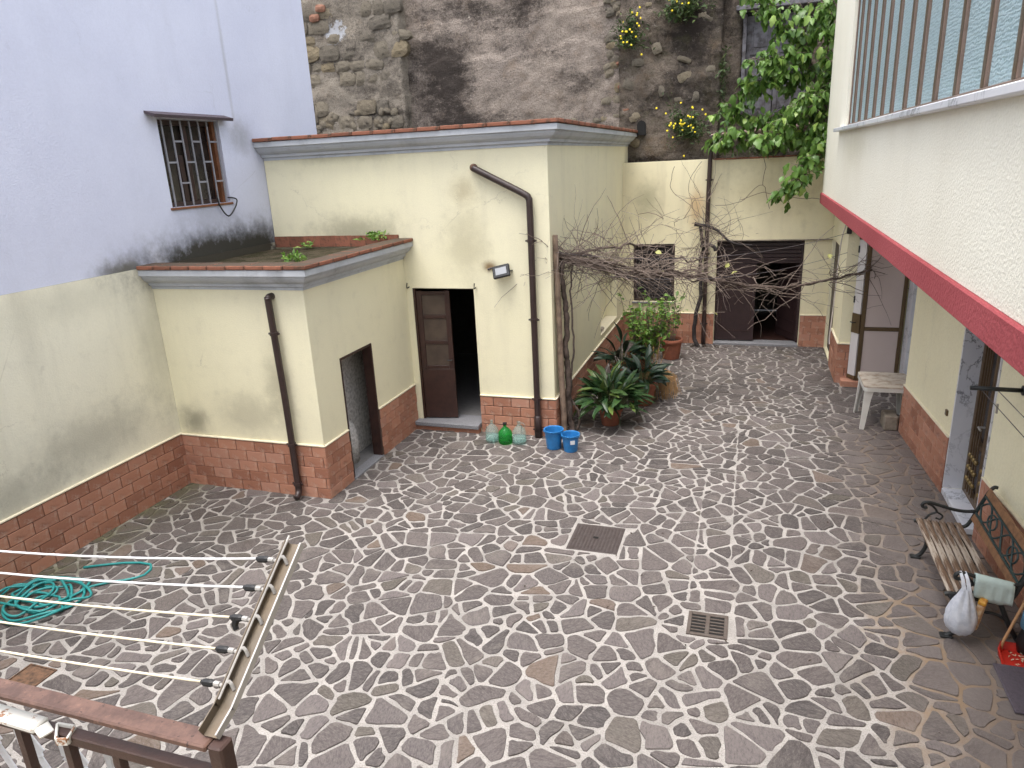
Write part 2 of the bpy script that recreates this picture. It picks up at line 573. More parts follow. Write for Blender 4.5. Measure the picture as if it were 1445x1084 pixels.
K['soil'] = simple('soil', s(58, 46, 38), .95, var=.6, bd=.01)
K['stem_green'] = simple('stem_green', s(70, 78, 44), .7)
K['twig'] = simple('twig', s(124, 110, 100), .85, var=.7, nscale=5, dark=s(76, 62, 56))
K['vine_bark'] = simple('vine_bark', s(92, 78, 70), .95, var=.8, nscale=16, dark=s(42, 34, 32), bd=.01)
K['vine_dark'] = simple('vine_dark', s(52, 46, 46), .95, var=.8, nscale=16, dark=s(28, 24, 24), bd=.01)
K['post_wood'] = simple('post_wood', s(136, 116, 100), .9, var=.8, nscale=9, dark=s(82, 66, 56), bd=.006)
K['straw'] = simple('straw', s(178, 140, 96), .9, var=.7, objvar=.3)
K['blue_plastic'] = simple('blue_plastic', s(44, 122, 186), .4, var=.55, nscale=9, dark=s(40, 92, 140))
K['label_white'] = simple('label_white', s(216, 220, 224), .6, var=.1)
K['hose_teal'] = simple('hose_teal', s(46, 142, 140), .45, var=.3, dark=s(30, 92, 96))
K['rope'] = simple('rope', s(226, 216, 190), .7, var=.3, nscale=60)
K['rope_white'] = simple('rope_white', s(224, 224, 226), .6, var=.2, nscale=60)
K['zinc'] = simple('zinc', s(104, 94, 82), .5, .35, var=.8, nscale=12, dark=s(104, 88, 68))
K['zinc_light'] = simple('zinc_light', s(176, 172, 168), .45, .2, var=.5, nscale=12)
K['white_metal'] = simple('white_metal', s(220, 224, 232), .45, var=.35, nscale=18, dark=s(160, 150, 146))
m = Mat('chipped_white')
c = m.mix(m.ramp(m.noise(24, 6, .7), .56, .62), s(214, 212, 206), s(142, 96, 60))
K['chipped_white'] = m.out(c, .6)
m = Mat('rail_rust')
c = m.mix(m.ramp(m.noise(16, 5, .7), .4, .65), s(104, 78, 68), s(78, 57, 50))
c = m.mix(m.ramp(m.noise(60, 4, .7), .55, .8, 0, .5), c, s(150, 112, 96))
c = m.mix(m.ramp(m.noise(90, 2), .66, .7, 0, .8), c, s(52, 36, 32))
m.bump(m.noise(120, 3), .001, .8)
K['rail_rust'] = m.out(c, .6)
K['rail_brown'] = simple('rail_brown', s(70, 50, 44), .5, var=.5, nscale=20)
K['bronze'] = simple('bronze', s(104, 86, 62), .45, .3, var=.3, nscale=6)
K['door_panel'] = simple('door_panel', s(206, 190, 184), .55, var=.15, nscale=3, dark=s(180, 160, 152))
K['door_panel_white'] = simple('door_panel_white', s(220, 216, 216), .5, var=.15, nscale=3)
K['wood_slat'] = simple('wood_slat', s(164, 148, 130), .85, var=.9, nscale=13, dark=s(92, 70, 56), bd=.004)
m = Mat('wood_slat')
pe = m.noise(16, 5, .7, st=(1, .09, 1))
c = m.mix(m.ramp(pe, .42, .56), s(176, 164, 150), s(104, 80, 62))
c = m.mix(m.math('MULTIPLY', m.rand(), .35), c, s(92, 74, 60))
c = m.mix(m.ramp(m.noise(60, 3, .7, st=(1, .1, 1)), .5, .7, 0, .6), c, s(70, 52, 42))
m.bump(pe, .004, .8)
K['wood_slat'] = m.out(c, .85)
K['wood_rail'] = simple('wood_rail', s(140, 102, 72), .7, var=.8, nscale=12, dark=s(92, 62, 42))
K['shutter_wood'] = simple('shutter_wood', s(112, 110, 116), .85, var=.9, nscale=8, dark=s(62, 56, 54), bd=.006)
K['orange_wood'] = simple('orange_wood', s(128, 80, 50), .6, var=.6, dark=s(90, 52, 32))
K['awning'] = simple('awning', s(78, 66, 72), .6, var=.4)
K['grille_steel'] = simple('grille_steel', s(150, 150, 158), .5, .2, var=.4, nscale=12)
K['brown_grille'] = simple('brown_grille', s(104, 84, 62), .45, .2, var=.5)
K['gold'] = simple('gold', s(150, 128, 84), .4, .5, var=.4)
K['bar_brown'] = simple('bar_brown', s(124, 104, 92), .5, .15, var=.4, nscale=10)
K['cloth'] = simple('cloth', s(196, 214, 210), .9, var=.3, nscale=10)
K['red_plastic'] = simple('red_plastic', s(192, 46, 34), .4, var=.3)
K['broom_wood'] = simple('broom_wood', s(186, 142, 100), .6, var=.4)
K['mat_grey'] = simple('mat_grey', s(92, 84, 92), .95, var=.5, nscale=30, bd=.006)
K['denim'] = simple('denim', s(92, 136, 162), .9, var=.4)
K['brick_red'] = simple('brick_red', s(146, 104, 84), .9, var=.8, objvar=.4, bd=.006)
K['cable_white'] = simple('cable_white', s(206, 198, 196), .6)
K['wire'] = simple('wire', s(84, 78, 80), .6)
K['dead_leaf'] = simple('dead_leaf', s(62, 50, 42), .9)

m = Mat('marble')
v = m.noise(1.9, 7, .65, dist=.5, st=(1, 1, .8))
vein = m.ramp(m.math('ABSOLUTE', m.math('SUBTRACT', v, .5)), 0, .022, 1, 0)
pat = m.noise(1.1, 4, .6)
c = m.mix(m.ramp(pat, .3, .7), s(226, 226, 230), s(204, 206, 214))
c = m.mix(m.math('MULTIPLY', vein, m.ramp(pat, .4, .7, .2, .9)), c, s(84, 86, 94))
K['marble'] = m.out(c, .3)

m = Mat('frosted_pane')
wv = m.n.new('ShaderNodeTexWave'); wv.wave_type = 'BANDS'; wv.bands_direction = 'Z'
wv.inputs['Scale'].default_value = 11; wv.inputs['Distortion'].default_value = 6; wv.inputs['Detail'].default_value = 2
wv.inputs['Detail Scale'].default_value = 3
m.l.new(m.scale((1, .45, 1)), wv.inputs['Vector'])
lace = m.voro(42)
c = m.mix(m.ramp(wv.outputs['Fac'], .2, .8), s(122, 148, 154), s(156, 180, 186))
c = m.mix(m.ramp(lace, .2, .6, 0, .35), c, s(186, 204, 212))
m.bump(m.math('ADD', wv.outputs['Fac'], lace), .003, .5)
K['frosted'] = m.out(c, .35, spec=.6)

def thin(name, tint, body, opaque):
    m = Mat(name)
    m.out(body, .08, spec=.8)
    tp = m.n.new('ShaderNodeBsdfTransparent'); tp.inputs[0].default_value = tint
    mx = m.n.new('ShaderNodeMixShader'); mx.inputs[0].default_value = opaque
    m.l.new(tp.outputs[0], mx.inputs[1]); m.l.new(m.b.outputs[0], mx.inputs[2]); m.l.new(mx.outputs[0], m.n['Material Output'].inputs[0])
    return m.m


K['bottle_clear'] = thin('clear_glass', (.9, .96, .95, 1), (.66, .76, .74, 1), .09)
K['bottle_green'] = thin('green_glass', (.35, .85, .42, 1), (.08, .42, .14, 1), .2)
K['water'] = thin('water', (.86, .95, .94, 1), (.66, .78, .76, 1), .16)
m = Mat('pane_dark')
K['pane_dark'] = m.out(m.mix(m.ramp(m.noise(4, 4), .3, .7), s(58, 50, 46), s(40, 34, 32)), .25)
m = Mat('pane_dusty')
K['pane_dusty'] = m.out(m.mix(m.ramp(m.noise(5, 5), .3, .7), s(86, 74, 64), s(70, 58, 52)), .3)
m = Mat('lamp_glass')
K['lamp_glass'] = m.out(s(150, 152, 156), .15)
m = Mat('plastic_film')
K['film'] = m.out(m.mix(m.ramp(m.noise(20, 4), .3, .7), s(226, 230, 238), s(200, 206, 218)), .3, Alpha=.78)


def leaf_mat(name, c1, c2, c3, rough=.45, tr=.15):
    m = Mat(name)
    rd = m.rand()
    c = m.mix(rd, c1, c2)
    c = m.mix(m.ramp(m.math('FRACT', m.math('MULTIPLY', rd, 9.7)), .75, 1, 0, .8), c, c3)
    c = m.mix(m.ramp(m.noise(9, 4), .45, .75, 0, .3), c, c3)
    m.out(c, rough, spec=.4)
    tn = m.n.new('ShaderNodeBsdfTranslucent'); m.l.new(c, tn.inputs[0])
    mx = m.n.new('ShaderNodeMixShader'); mx.inputs[0].default_value = tr
    o = m.n['Material Output']
    m.l.new(m.b.outputs[0], mx.inputs[1]); m.l.new(tn.outputs[0], mx.inputs[2]); m.l.new(mx.outputs[0], o.inputs[0])
    return m.m


K['leaf_aspid'] = leaf_mat('leaf_aspid', s(54, 82, 46), s(38, 62, 38), s(112, 132, 66), .34)
K['leaf_dark'] = leaf_mat('leaf_dark', s(40, 60, 46), s(30, 48, 38), s(66, 88, 56), .36)
K['leaf_bright'] = leaf_mat('leaf_bright', s(104, 140, 58), s(78, 110, 50), s(150, 172, 80), .5, .3)
K['leaf_tree'] = leaf_mat('leaf_tree', s(104, 138, 62), s(72, 104, 48), s(152, 176, 92), .36, .35)
K['leaf_weed'] = leaf_mat('leaf_weed', s(70, 90, 50), s(52, 70, 40), s(100, 116, 62), .6)
K['petal'] = simple('petal', s(238, 214, 40), .6, var=.2)
K['yellow_leaf'] = simple('yellow_leaf', s(150, 150, 84), .6)

# old wall
def oldwall(name, a, b, mould_amt, mould_lo, ochre=.3, moulds=(), white=None, moss=0):
    m = Mat(name)
    c = m.mix(m.ramp(m.noise(1.1, 5, .65), .3, .7), a, b)
    c = m.mix(m.math('MULTIPLY', m.ramp(m.noise(2.2, 5, .7), .5, .72), ochre), c, s(156, 130, 102))
    fine = m.noise(16, 5, .75)
    md = m.math('ADD', m.noise(.9, 6, .72, st=(1, 1, 1.7)), m.math('MULTIPLY', fine, .35))
    for ce, ra, stg in moulds:
        md = m.math('ADD', md, m.math('MULTIPLY', m.blob(ce, ra, 1.0), stg))
    c = m.mix(m.math('MULTIPLY', m.ramp(m.math('ADD', md, m.math('MULTIPLY', m.noise(48, 4, .8), .3)), mould_lo + .05, mould_lo + .36), mould_amt), c, s(50, 45, 44))
    if moss:
        c = m.mix(m.math('MULTIPLY', m.ramp(m.noise(3.1, 5, .7), .5, .7), moss), c, s(84, 84, 52))
    c = m.mix(m.ramp(m.noise(38, 5, .8), .48, .66, 0, .7), c, s(72, 64, 58))
    c = m.mix(m.ramp(m.noise(7, 6, .8), .6, .7, 0, .55), c, s(192, 184, 172))
    if white:
        k = m.math('ADD', m.math('MULTIPLY', m.blob(white[0], white[1], 1.0), .42), m.math('MULTIPLY', m.noise(4.2, 6, .8, dist=.6), 1.1))
        c = m.mix(m.ramp(k, .82, .92, 0, .9), c, s(206, 208, 214))
    m.bump(m.math('ADD', m.noise(34, 5, .8), m.math('MULTIPLY', fine, 1.2)), .07, 1.0)
    return m.out(c, .95, spec=.1)


K['old_plaster'] = oldwall('old_plaster', s(186, 172, 160), s(166, 154, 145), .9, .72, .3, [((-7.5, 17.6, 6.4), (1.6, 2, 1.3), .3), ((-6.3, 17.6, 7.7), (2.6, 2, .6), .22), ((-7.0, 17.6, 5.2), (1.6, 2, .5), .25)])
K['old_rubble'] = oldwall('old_rubble', s(184, 173, 158), s(160, 151, 139), .85, .72, .18, [((-9.2, 17.2, 5.6), (1.5, 2, .4), .2)], ((-10.05, 17.2, 7.55), (.8, 2, .6)))
K['old_dark'] = oldwall('old_dark', s(156, 142, 128), s(122, 113, 104), .9, .68, .4, [((-1.3, 17.5, 6.8), (1.1, 2, 1.4), .2)], None, .35)
m = Mat('wall_stone')
rd = m.rand()
c = m.mix(rd, s(188, 176, 156), s(150, 142, 130))
c = m.mix(m.ramp(m.math('FRACT', m.math('MULTIPLY', rd, 5.1)), .7, .95, 0, .8), c, s(196, 178, 146))
c = m.mix(m.ramp(m.noise(5, 6, .7), .52, .7, 0, .7), c, s(84, 78, 72))
c = m.mix(m.ramp(m.noise(26, 5, .8), .46, .68, 0, .65), c, s(70, 64, 58))
m.bump(m.noise(14, 6, .8), .3, .9)
K['wall_stone'] = m.out(c, .95, spec=.1)
m = Mat('moss_roof')
c = m.mix(m.ramp(m.noise(4, 6, .7), .35, .65), s(78, 70, 58), s(48, 47, 30))
c = m.mix(m.ramp(m.noise(30, 5, .7), .5, .75, 0, .6), c, s(44, 40, 30))
m.bump(m.noise(40, 5, .7), .02, .9)
K['moss_roof'] = m.out(c, .95, spec=.1)
K['earth'] = simple('earth', s(128, 118, 104), .95, var=.5, nscale=2)

# ------------------------------------------------------------------ layout numbers (metres)
LX = -7.68          # plane of the white building's wall
SY, SX = 7.58, -5.30    # small outbuilding: front and side
MY, MX = 10.38, -2.85   # main building: front and side
BY = 16.75          # back building front
UX = 1.30           # upper storey of the house on the right
def rwx(y): return 2.34 + (11.6 - y) * .06   # its ground-floor wall runs slightly askew

# ------------------------------------------------------------------ ground
g = MB().add([(-300, -300, -.08), (300, -300, -.08), (300, 300, -.08), (-300, 300, -.08)], [(0, 1, 2, 3)]).build('ground', K['earth'])
g['kind'] = 'structure'

holes_floor = [(-1.86, -1.27, 7.05, 7.66), (-.40, -.03, 5.82, 6.18), (-6.22, -5.92, 3.60, 3.84)]
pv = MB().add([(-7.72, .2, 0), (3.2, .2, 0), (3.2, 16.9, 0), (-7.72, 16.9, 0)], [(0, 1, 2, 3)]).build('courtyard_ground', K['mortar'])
pv['kind'] = 'structure'


def area(p):
    return .5 * sum(p[i][0] * p[(i + 1) % len(p)][1] - p[(i + 1) % len(p)][0] * p[i][1] for i in range(len(p)))


def clip(poly, px, py, nx, ny):
    out = []
    n = len(poly)
    for i in range(n):
        a = poly[i]; b = poly[(i + 1) % n]
        da = (a[0] - px) * nx + (a[1] - py) * ny
        db = (b[0] - px) * nx + (b[1] - py) * ny
        if da <= 0: out.append(a)
        if (da < 0 < db) or (db < 0 < da):
            t = da / (da - db)
            out.append((a[0] + (b[0] - a[0]) * t, a[1] + (b[1] - a[1]) * t))
    return out


def centroid(p):
    return (sum(q[0] for q in p) / len(p), sum(q[1] for q in p) / len(p))


def quality(p):
    """compactness of a piece, punished for sharp corners and tiny edges"""
    n = len(p)
    per = sum(math.dist(p[i], p[(i + 1) % n]) for i in range(n))
    q = 12.57 * abs(area(p)) / (per * per)
    for i in range(n):
        a = Vector(p[i - 1]) - Vector(p[i]); b = Vector(p[(i + 1) % n]) - Vector(p[i])
        if a.length < 1e-4 or b.length < 1e-4: continue
        if a.angle(b) < R(50): q -= .25
    return q


def split(poly, depth=0):
    A = area(poly)
    thr = rnd.choice((.042, .06, .078, .095, .12))
    if A < thr or depth > 4:
        return [poly]
    c = centroid(poly)
    far = max(((a, b) for a in poly for b in poly), key=lambda q: (q[0][0] - q[1][0]) ** 2 + (q[0][1] - q[1][1]) ** 2)
    L = math.dist(far[0], far[1])
    best = None
    for k in range(9):
        ang = math.atan2(far[1][1] - far[0][1], far[1][0] - far[0][0]) + rnd.gauss(0, .5)
        nx, ny = math.cos(ang), math.sin(ang)
        t = rnd.uniform(-.2, .2) * L
        px, py = c[0] + nx * t, c[1] + ny * t
        a = clip(poly, px, py, nx, ny); b = clip(poly, px, py, -nx, -ny)
        if len(a) < 3 or len(b) < 3 or min(area(a), area(b)) < .014: continue
        q = min(quality(a), quality(b)) + rnd.gauss(0, .12)
        if best is None or q > best[0]: best = (q, a, b)
    if best is None: return [poly]
    return split(best[1], depth + 1) + split(best[2], depth + 1)


def inset(poly, d):
    out = list(poly)
    n = len(poly)
    for i in range(n):
        a = poly[i]; b = poly[(i + 1) % n]
        L = math.dist(a, b)
        if L < 1e-6: continue
        nx, ny = (b[1] - a[1]) / L, -(b[0] - a[0]) / L
        out = clip(out, a[0] - nx * d, a[1] - ny * d, nx, ny)
        if len(out) < 3: return None
    return out


def roughen(poly):
    q = []
    n = len(poly)
    for i in range(n):
        a = poly[i]; b = poly[(i + 1) % n]; p = poly[i - 1]
        la = math.dist(p, a); lb = math.dist(a, b)
        k = min(.03, la * .28, lb * .28) * rnd.uniform(.35, 1.1)
        if la > 1e-6: q.append((a[0] + (p[0] - a[0]) / la * k, a[1] + (p[1] - a[1]) / la * k))
        if lb > 1e-6: q.append((a[0] + (b[0] - a[0]) / lb * k, a[1] + (b[1] - a[1]) / lb * k))
        if lb > .11:
            for t in ((.5,) if lb < .2 else (.34, .67)):
                j = rnd.gauss(.002, .008)
                q.append((a[0] + (b[0] - a[0]) * t + (b[1] - a[1]) / lb * j, a[1] + (b[1] - a[1]) * t - (b[0] - a[0]) / lb * j))
    return q


obst = [(-99, SX, SY, 99), (-99, MX, MY, 99), (-99, LX, -9, 99), (-99, 99, BY, 99)] + [(a - .02, b + .02, c - .02, d + .02) for a, b, c, d in holes_floor] + [(1.70, 2.9, 13.84, 99), (2.95, 99, -9, 99)]
seams = [(-.43, 6.25, 9.4), (-.05, 7.2, 11.8), (-4.1, 3.0, 5.6)]     # straight joints where the paving was cut and relaid
pts = []
sp = .345
for i in range(int(11 / sp) + 1):
    for j in range(int(15.8 / sp) + 1):
        pts.append((-7.9 + (i + rnd.uniform(.06, .94)) * sp, 1.3 + (j + rnd.uniform(.06, .94)) * sp))
stones = []
grid = {}
for p in pts:
    grid.setdefault((int(p[0] // 1), int(p[1] // 1)), []).append(p)
for p in pts:
    poly = [(p[0] - 1, p[1] - 1), (p[0] + 1, p[1] - 1), (p[0] + 1, p[1] + 1), (p[0] - 1, p[1] + 1)]
    gx, gy = int(p[0] // 1), int(p[1] // 1)
    for a in range(-2, 3):
        for b in range(-2, 3):
            for q in grid.get((gx + a, gy + b), ()):
                if q is p: continue
                nx, ny = q[0] - p[0], q[1] - p[1]
                poly = clip(poly, (p[0] + q[0]) / 2, (p[1] + q[1]) / 2, nx, ny)
    pieces = split(poly)
    for sx_, sy0, sy1 in seams:
        nxt = []
        for piece in pieces:
            xs = [q[0] for q in piece]
            if min(xs) < sx_ < max(xs) and sy0 < centroid(piece)[1] < sy1:
                nxt += [h_ for h_ in (clip(piece, sx_ + .008, 0, 1, 0), clip(piece, sx_ - .008, 0, -1, 0)) if len(h_) > 2 and abs(area(h_)) > .006]
            else:
                nxt.append(piece)
        pieces = nxt
    for piece in pieces:
        for (x0, x1, y0, y1) in obst:
            xs = [q[0] for q in piece]; ys = [q[1] for q in piece]
            if not piece or max(xs) <= x0 or min(xs) >= x1 or max(ys) <= y0 or min(ys) >= y1: continue
            best = max((clip(piece, x0, 0, 1, 0), clip(piece, x1, 0, -1, 0), clip(piece, 0, y0, 0, 1), clip(piece, 0, y1, 0, -1)),
                       key=lambda z: abs(area(z)) if len(z) > 2 else 0)
            piece = best if len(best) > 2 else []
        if len(piece) < 3: continue
        q = inset(piece, rnd.uniform(.013, .023))
        if not q or area(q) < .004: continue
        # drop near-duplicate corners
        q2 = [q[i] for i in range(len(q)) if math.dist(q[i], q[i - 1]) > .012]
        if len(q2) < 3: continue
        stones.append(roughen(q2))


def stone_geo(poly):
    c = centroid(poly)
    n = len(poly)
    h = rnd.uniform(.006, .014)
    tx, ty = rnd.gauss(0, .008), rnd.gauss(0, .008)
    vv = [(p[0] - c[0], p[1] - c[1], -.02) for p in poly]
    for fr, dz in ((1.0, -.004), (.965, 0)):
        vv += [((p[0] - c[0]) * fr, (p[1] - c[1]) * fr, h + dz + tx * (p[0] - c[0]) + ty * (p[1] - c[1])) for p in poly]
    ff = []
    for k in (0, n):
        ff += [(k + i, k + (i + 1) % n, k + n + (i + 1) % n, k + n + i) for i in range(n)]
    ff.append(tuple(2 * n + i for i in range(n)))
    return c, vv, ff


def vis(poly):
    c = centroid(poly)
    q = project((c[0], c[1], 0))
    if not q or not (-20 < q[0] < 1465 and -20 < q[1] < 1104): return 0
    return abs(area(poly)) * 4.3 / q[2] ** 3


stones.sort(key=vis, reverse=True)
rest = MB()
for i, p in enumerate(stones):
    c, vv, ff = stone_geo(p)
    if i < 300:
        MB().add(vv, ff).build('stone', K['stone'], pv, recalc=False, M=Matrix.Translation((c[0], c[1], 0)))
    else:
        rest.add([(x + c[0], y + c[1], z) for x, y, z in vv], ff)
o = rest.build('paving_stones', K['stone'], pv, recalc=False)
o['kind'] = 'stuff'


# ------------------------------------------------------------------ shared wall pieces
_tile_cache = {}
TL, TH = .30, .145


def dado(parent, origin, ud, nd, u0, u1, skips=(), z0=.0, courses=5, pitch=.152, lip=True):
    """running-bond terracotta tiles, a mortar bed behind them and a pale plaster lip above; all parts of the wall's owner"""
    top = z0 + courses * pitch + .004
    segs = [(u0, u1)]
    for a, b in skips:
        ns = []
        for x, y in segs:
            if b <= x or a >= y: ns.append((x, y)); continue
            if a > x: ns.append((x, a))
            if b < y: ns.append((b, y))
        segs = ns
    P = lambda u, d, z: (origin[0] + ud[0] * u + nd[0] * d, origin[1] + ud[1] * u + nd[1] * d, z)
    Rm = Matrix(((ud[0], nd[0], 0), (ud[1], nd[1], 0), (0, 0, 1))).to_4x4()
    for (a, b) in segs:
        bed = MB(); lp = MB()
        M0 = Matrix.Translation((origin[0], origin[1], 0)) @ Rm
        bed.box((a, -.01, z0 - .02), (b, .012, top), 0, M0)
        bed.build('tile_bed', K['mortar_dado'], parent)
        if lip:
            lp.box((a - .0, -.01, top + .001), (b + .0, .032, top + .022), .005, M0)
            lp.build('plaster_lip', K['lip'], parent)
        for r in range(courses):
            off = (TL + .01) / 2 if r % 2 else 0
            k = math.floor((a - u0 - off) / (TL + .01))
            u = u0 + off + k * (TL + .01)
            while u < b:
                x0 = max(u, a + .003); x1 = min(u + TL, b - .003)
                if x1 - x0 > .03:
                    L = round(x1 - x0, 2)
                    if L not in _tile_cache:
                        me = MB().box((-L / 2, -.014, -TH / 2), (L / 2, .014, TH / 2), .004).mesh('tile')
                        me.materials.append(K['tile'])
                        _tile_cache[L] = me
                    uu = (x0 + x1) / 2
                    M = Matrix.Translation(P(uu, .010 + rnd.uniform(-.001, .002), z0 + r * pitch + .004 + TH / 2)) @ Rm
                    put('tile', _tile_cache[L], parent, M)
                u += TL + .01


def coping(parent, a, b, wid, z, n, th=.05, over=.0, name='coping_tile'):
    """a row of terracotta slabs from a to b; the row lies to the left of a->b by wid"""
    a = Vector(a); b = Vector(b)
    d = (b - a); L = d.length; d.normalize(); nl = Vector((-d.y, d.x))
    st = L / n
    for i in range(n):
        M = Matrix(((d.x, nl.x, 0, a.x + d.x * st * (i + .5)), (d.y, nl.y, 0, a.y + d.y * st * (i + .5)), (0, 0, 1, z + rnd.uniform(0, .006)), (0, 0, 0, 1)))
        jj = rnd.uniform(-.006, .006)
        MB().box((-st / 2 + .004, jj, 0), (st / 2 - .004, wid + jj, th), .008).build(name, K['coping'], parent, M=M)


CORN = [(-.02, 0), (.012, 0), (.012, .035), (.05, .05), (.055, .085), (.085, .10), (.12, .125), (.15, .165), (.155, .19), (.19, .20), (.19, .275), (-.02, .275)]

# ------------------------------------------------------------------ white building (left)
wb = thing('white_building', 'tall lavender-white rendered building with cream lower wall and barred window', 'building')
wall_mesh(0.2, 12.07, 3.175, 7.4, [(8.22, 9.43, 3.9, 5.07)], (LX, 0), (0, 1), (1, 0), .35).build('upper_wall', K['lavender'], wb)
wall_mesh(0.2, 12.07, -.05, 3.172, [], (LX + .006, 0), (0, 1), (1, 0), .35).build('lower_wall', K['cream_left'], wb)
wall_mesh(-14, LX - .35, -.05, 7.4, [], (0, 12.07), (1, 0), (0, 1), .35).build('end_wall', K['lavender'], wb)
dado(wb, (LX + .006, 0), (0, 1), (1, 0), 1.0, SY, courses=5, pitch=.154)
wi = bpy.data.objects.new('window', None); col.objects.link(wi); wi.parent = wb
b = MB()
for lo, hi in (((-7.86, 8.22, 3.9), (-7.79, 8.30, 5.07)), ((-7.86, 8.30, 3.9), (-7.79, 9.35, 3.96)), ((-7.86, 8.30, 5.0), (-7.79, 9.35, 5.07)), ((-7.85, 8.80, 3.96), (-7.8, 8.87, 5.0))):
    b.box(lo, hi, .004)
b.build('frame', K['dark_wood'], wi)
MB().box((-7.88, 9.345, 3.9), (-7.74, 9.43, 5.07), .004).build('shutter_edge', K['orange_wood'], wi)
MB().box((-7.85, 8.66, 3.96), (-7.82, 8.74, 4.6), .004).build('shutter_edge', K['dark_wood'], wi)
MB().box((-7.88, 8.25, 3.93), (-7.865, 9.4, 5.04)).build('pane', K['pane_dark'], wi)
MB().box((-7.86, 8.18, 3.865), (-7.66, 9.47, 3.897), .004).build('sill', K['orange_wood'], wi)
for i in range(7):
    y = 8.30 + i * (1.06 / 6)
    MB().box((-7.70, y - .011, 3.9), (-7.685, y + .011, 5.06)).build('bar', K['grille_steel'], wi)
    if i < 6:
        zs = (4.78, 4.22) if i % 2 else (4.5,)
        if i % 2 == 0: zs = (4.5,)
        for z in zs:
            MB().box((-7.704, y + .012, z - .012), (-7.681, y + .165, z + .012)).build('cross_bar', K['grille_steel'], wi)
MB().add([(LX, 8.02, 5.16), (LX, 9.58, 5.16), (LX + .17, 9.58, 5.11), (LX + .17, 8.02, 5.11), (LX, 8.02, 5.13), (LX, 9.58, 5.13), (LX + .16, 9.58, 5.07), (LX + .16, 8.02, 5.07)],
         [(0, 1, 2, 3), (4, 5, 6, 7), (0, 1, 5, 4), (3, 2, 6, 7), (0, 3, 7, 4), (1, 2, 6, 5)]).build('awning', K['awning'], wi)
cb = MB().tube(smooth_path([(-7.66, 9.12, 4.0), (-7.64, 9.14, 3.84), (-7.63, 9.27, 3.70), (-7.63, 9.44, 3.80), (-7.63, 9.52, 3.92), (-7.65, 9.46, 3.96), (-7.68, 9.38, 3.97)]), .011, 6).build('cable', K['black'], smooth=True)
tag(cb, 'loose black cable looping below the barred window', 'cable')

# ------------------------------------------------------------------ small outbuilding
ob = thing('outbuilding', 'low cream outbuilding with flat mossy roof and narrow doorless entrance', 'building')
wall_mesh(LX + .01, SX, -.05, 3.12, [], (0, SY), (1, 0), (0, -1), .28).build('wall', K['cream_small'], ob)
wall_mesh(SY + .28, MY - .002, -.05, 3.12, [(8.2, 9.08, -.03, 1.82)], (SX, 0), (0, 1), (1, 0), .13).build('wall', K['cream_small'], ob)
MB().box((LX + .02, SY + .29, 2.92), (SX - .14, MY - .01, 3.07)).build('roof', K['moss_roof'], ob)
MB().box((LX + .02, SY + .29, -.04), (SX - .145, MY - .01, .02)).build('floor', K['interior_floor'], ob)
MB().sweep([(o_, z + 2.88) for o_, z in CORN], [(LX + .008, SY), (SX, SY), (SX, MY - .004)]).build('cornice', K['cornice_grey'], ob)
coping(ob, (LX + .01, SY - .21), (SX - .105, SY - .21), .34, 3.158, 8)
coping(ob, (SX + .21, SY - .21), (SX + .21, MY - .006), .314, 3.160, 9)
# right-hand row starts at the corner
coping(ob, (-5.35, MY - .03), (LX + .03, MY - .03), -.03, 3.10, 8, th=.15, name='skirting_tile')
fr = MB()
fr.box((SX - .14, 8.203, .03), (SX + .004, 8.235, 1.817)).box((SX - .14, 8.236, 1.785), (SX + .004, 9.04, 1.817)).box((SX - .14, 9.045, .03), (SX + .012, 9.078, 1.817))
fr.build('door_frame', K['dark_wood'], ob)
MB().box((SX - .14, 8.2, -.02), (SX + .03, 9.08, .028), .006).build('threshold', K['granite'], ob)
MB().box((-5.90, 8.0, .02), (-5.72, 9.9, 2.9)).build('partition', K['rough_grey'], ob)
b = MB().lathe([(.17, 0), (.175, .3), (.165, .5), (.12, .62), (.0, .66)], 14, (-5.70, 8.74, .02))
b.build('cement_stump', K['rough_grey'], ob, smooth=True)
dado(ob, (0, SY), (1, 0), (0, -1), LX + .03, SX + .02)
dado(ob, (SX, 0), (0, 1), (1, 0), SY - .02, MY - .01, skips=[(8.19, 9.09)])

# ------------------------------------------------------------------ main building
mb = thing('main_building', 'tall cream flat-roofed annex with grey cornice and tiled base', 'building')
wall_mesh(LX + .01, MX, -.05, 4.7, [(-5.19, -4.12, .06, 2.41)], (0, MY), (1, 0), (0, -1), .3).build('wall', K['cream_main'], mb)
wall_mesh(MY + .3, BY + .8, -.05, 4.7, [(14.1, 15.95, .78, 2.25)], (MX, 0), (0, 1), (1, 0), .3).build('wall', K['cream_main'], mb)
MB().box((LX + .02, MY + .31, 4.5), (MX - .31, BY + .79, 4.62)).build('roof', K['moss_roof'], mb)
MB().box((LX + .02, MY + .31, .0), (MX - .31, 16.6, .14)).build('floor', K['interior_floor'], mb)
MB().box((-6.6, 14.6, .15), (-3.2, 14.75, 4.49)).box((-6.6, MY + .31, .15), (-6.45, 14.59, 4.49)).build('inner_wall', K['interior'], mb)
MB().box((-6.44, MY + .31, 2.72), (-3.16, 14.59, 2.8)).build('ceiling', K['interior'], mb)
MB().sweep([(o_ * 1.1, z * 1.03 + 4.49) for o_, z in CORN], [(LX + .008, MY), (MX, MY), (MX, BY + .79)]).build('cornice', K['cornice_grey'], mb)
coping(mb, (LX + .01, MY - .24), (MX - .1, MY - .24), .42, 4.776, 13, th=.055)
coping(mb, (MX + .24, MY - .24), (MX + .24, BY + .75), .42, 4.778, 17, th=.055)
dado(mb, (0, MY), (1, 0), (0, -1), SX + .02, MX + .02, skips=[(-5.3, -4.12)], courses=4, pitch=.158)
dado(mb, (MX, 0), (0, 1), (1, 0), MY - .02, BY - .02, courses=4, pitch=.158)
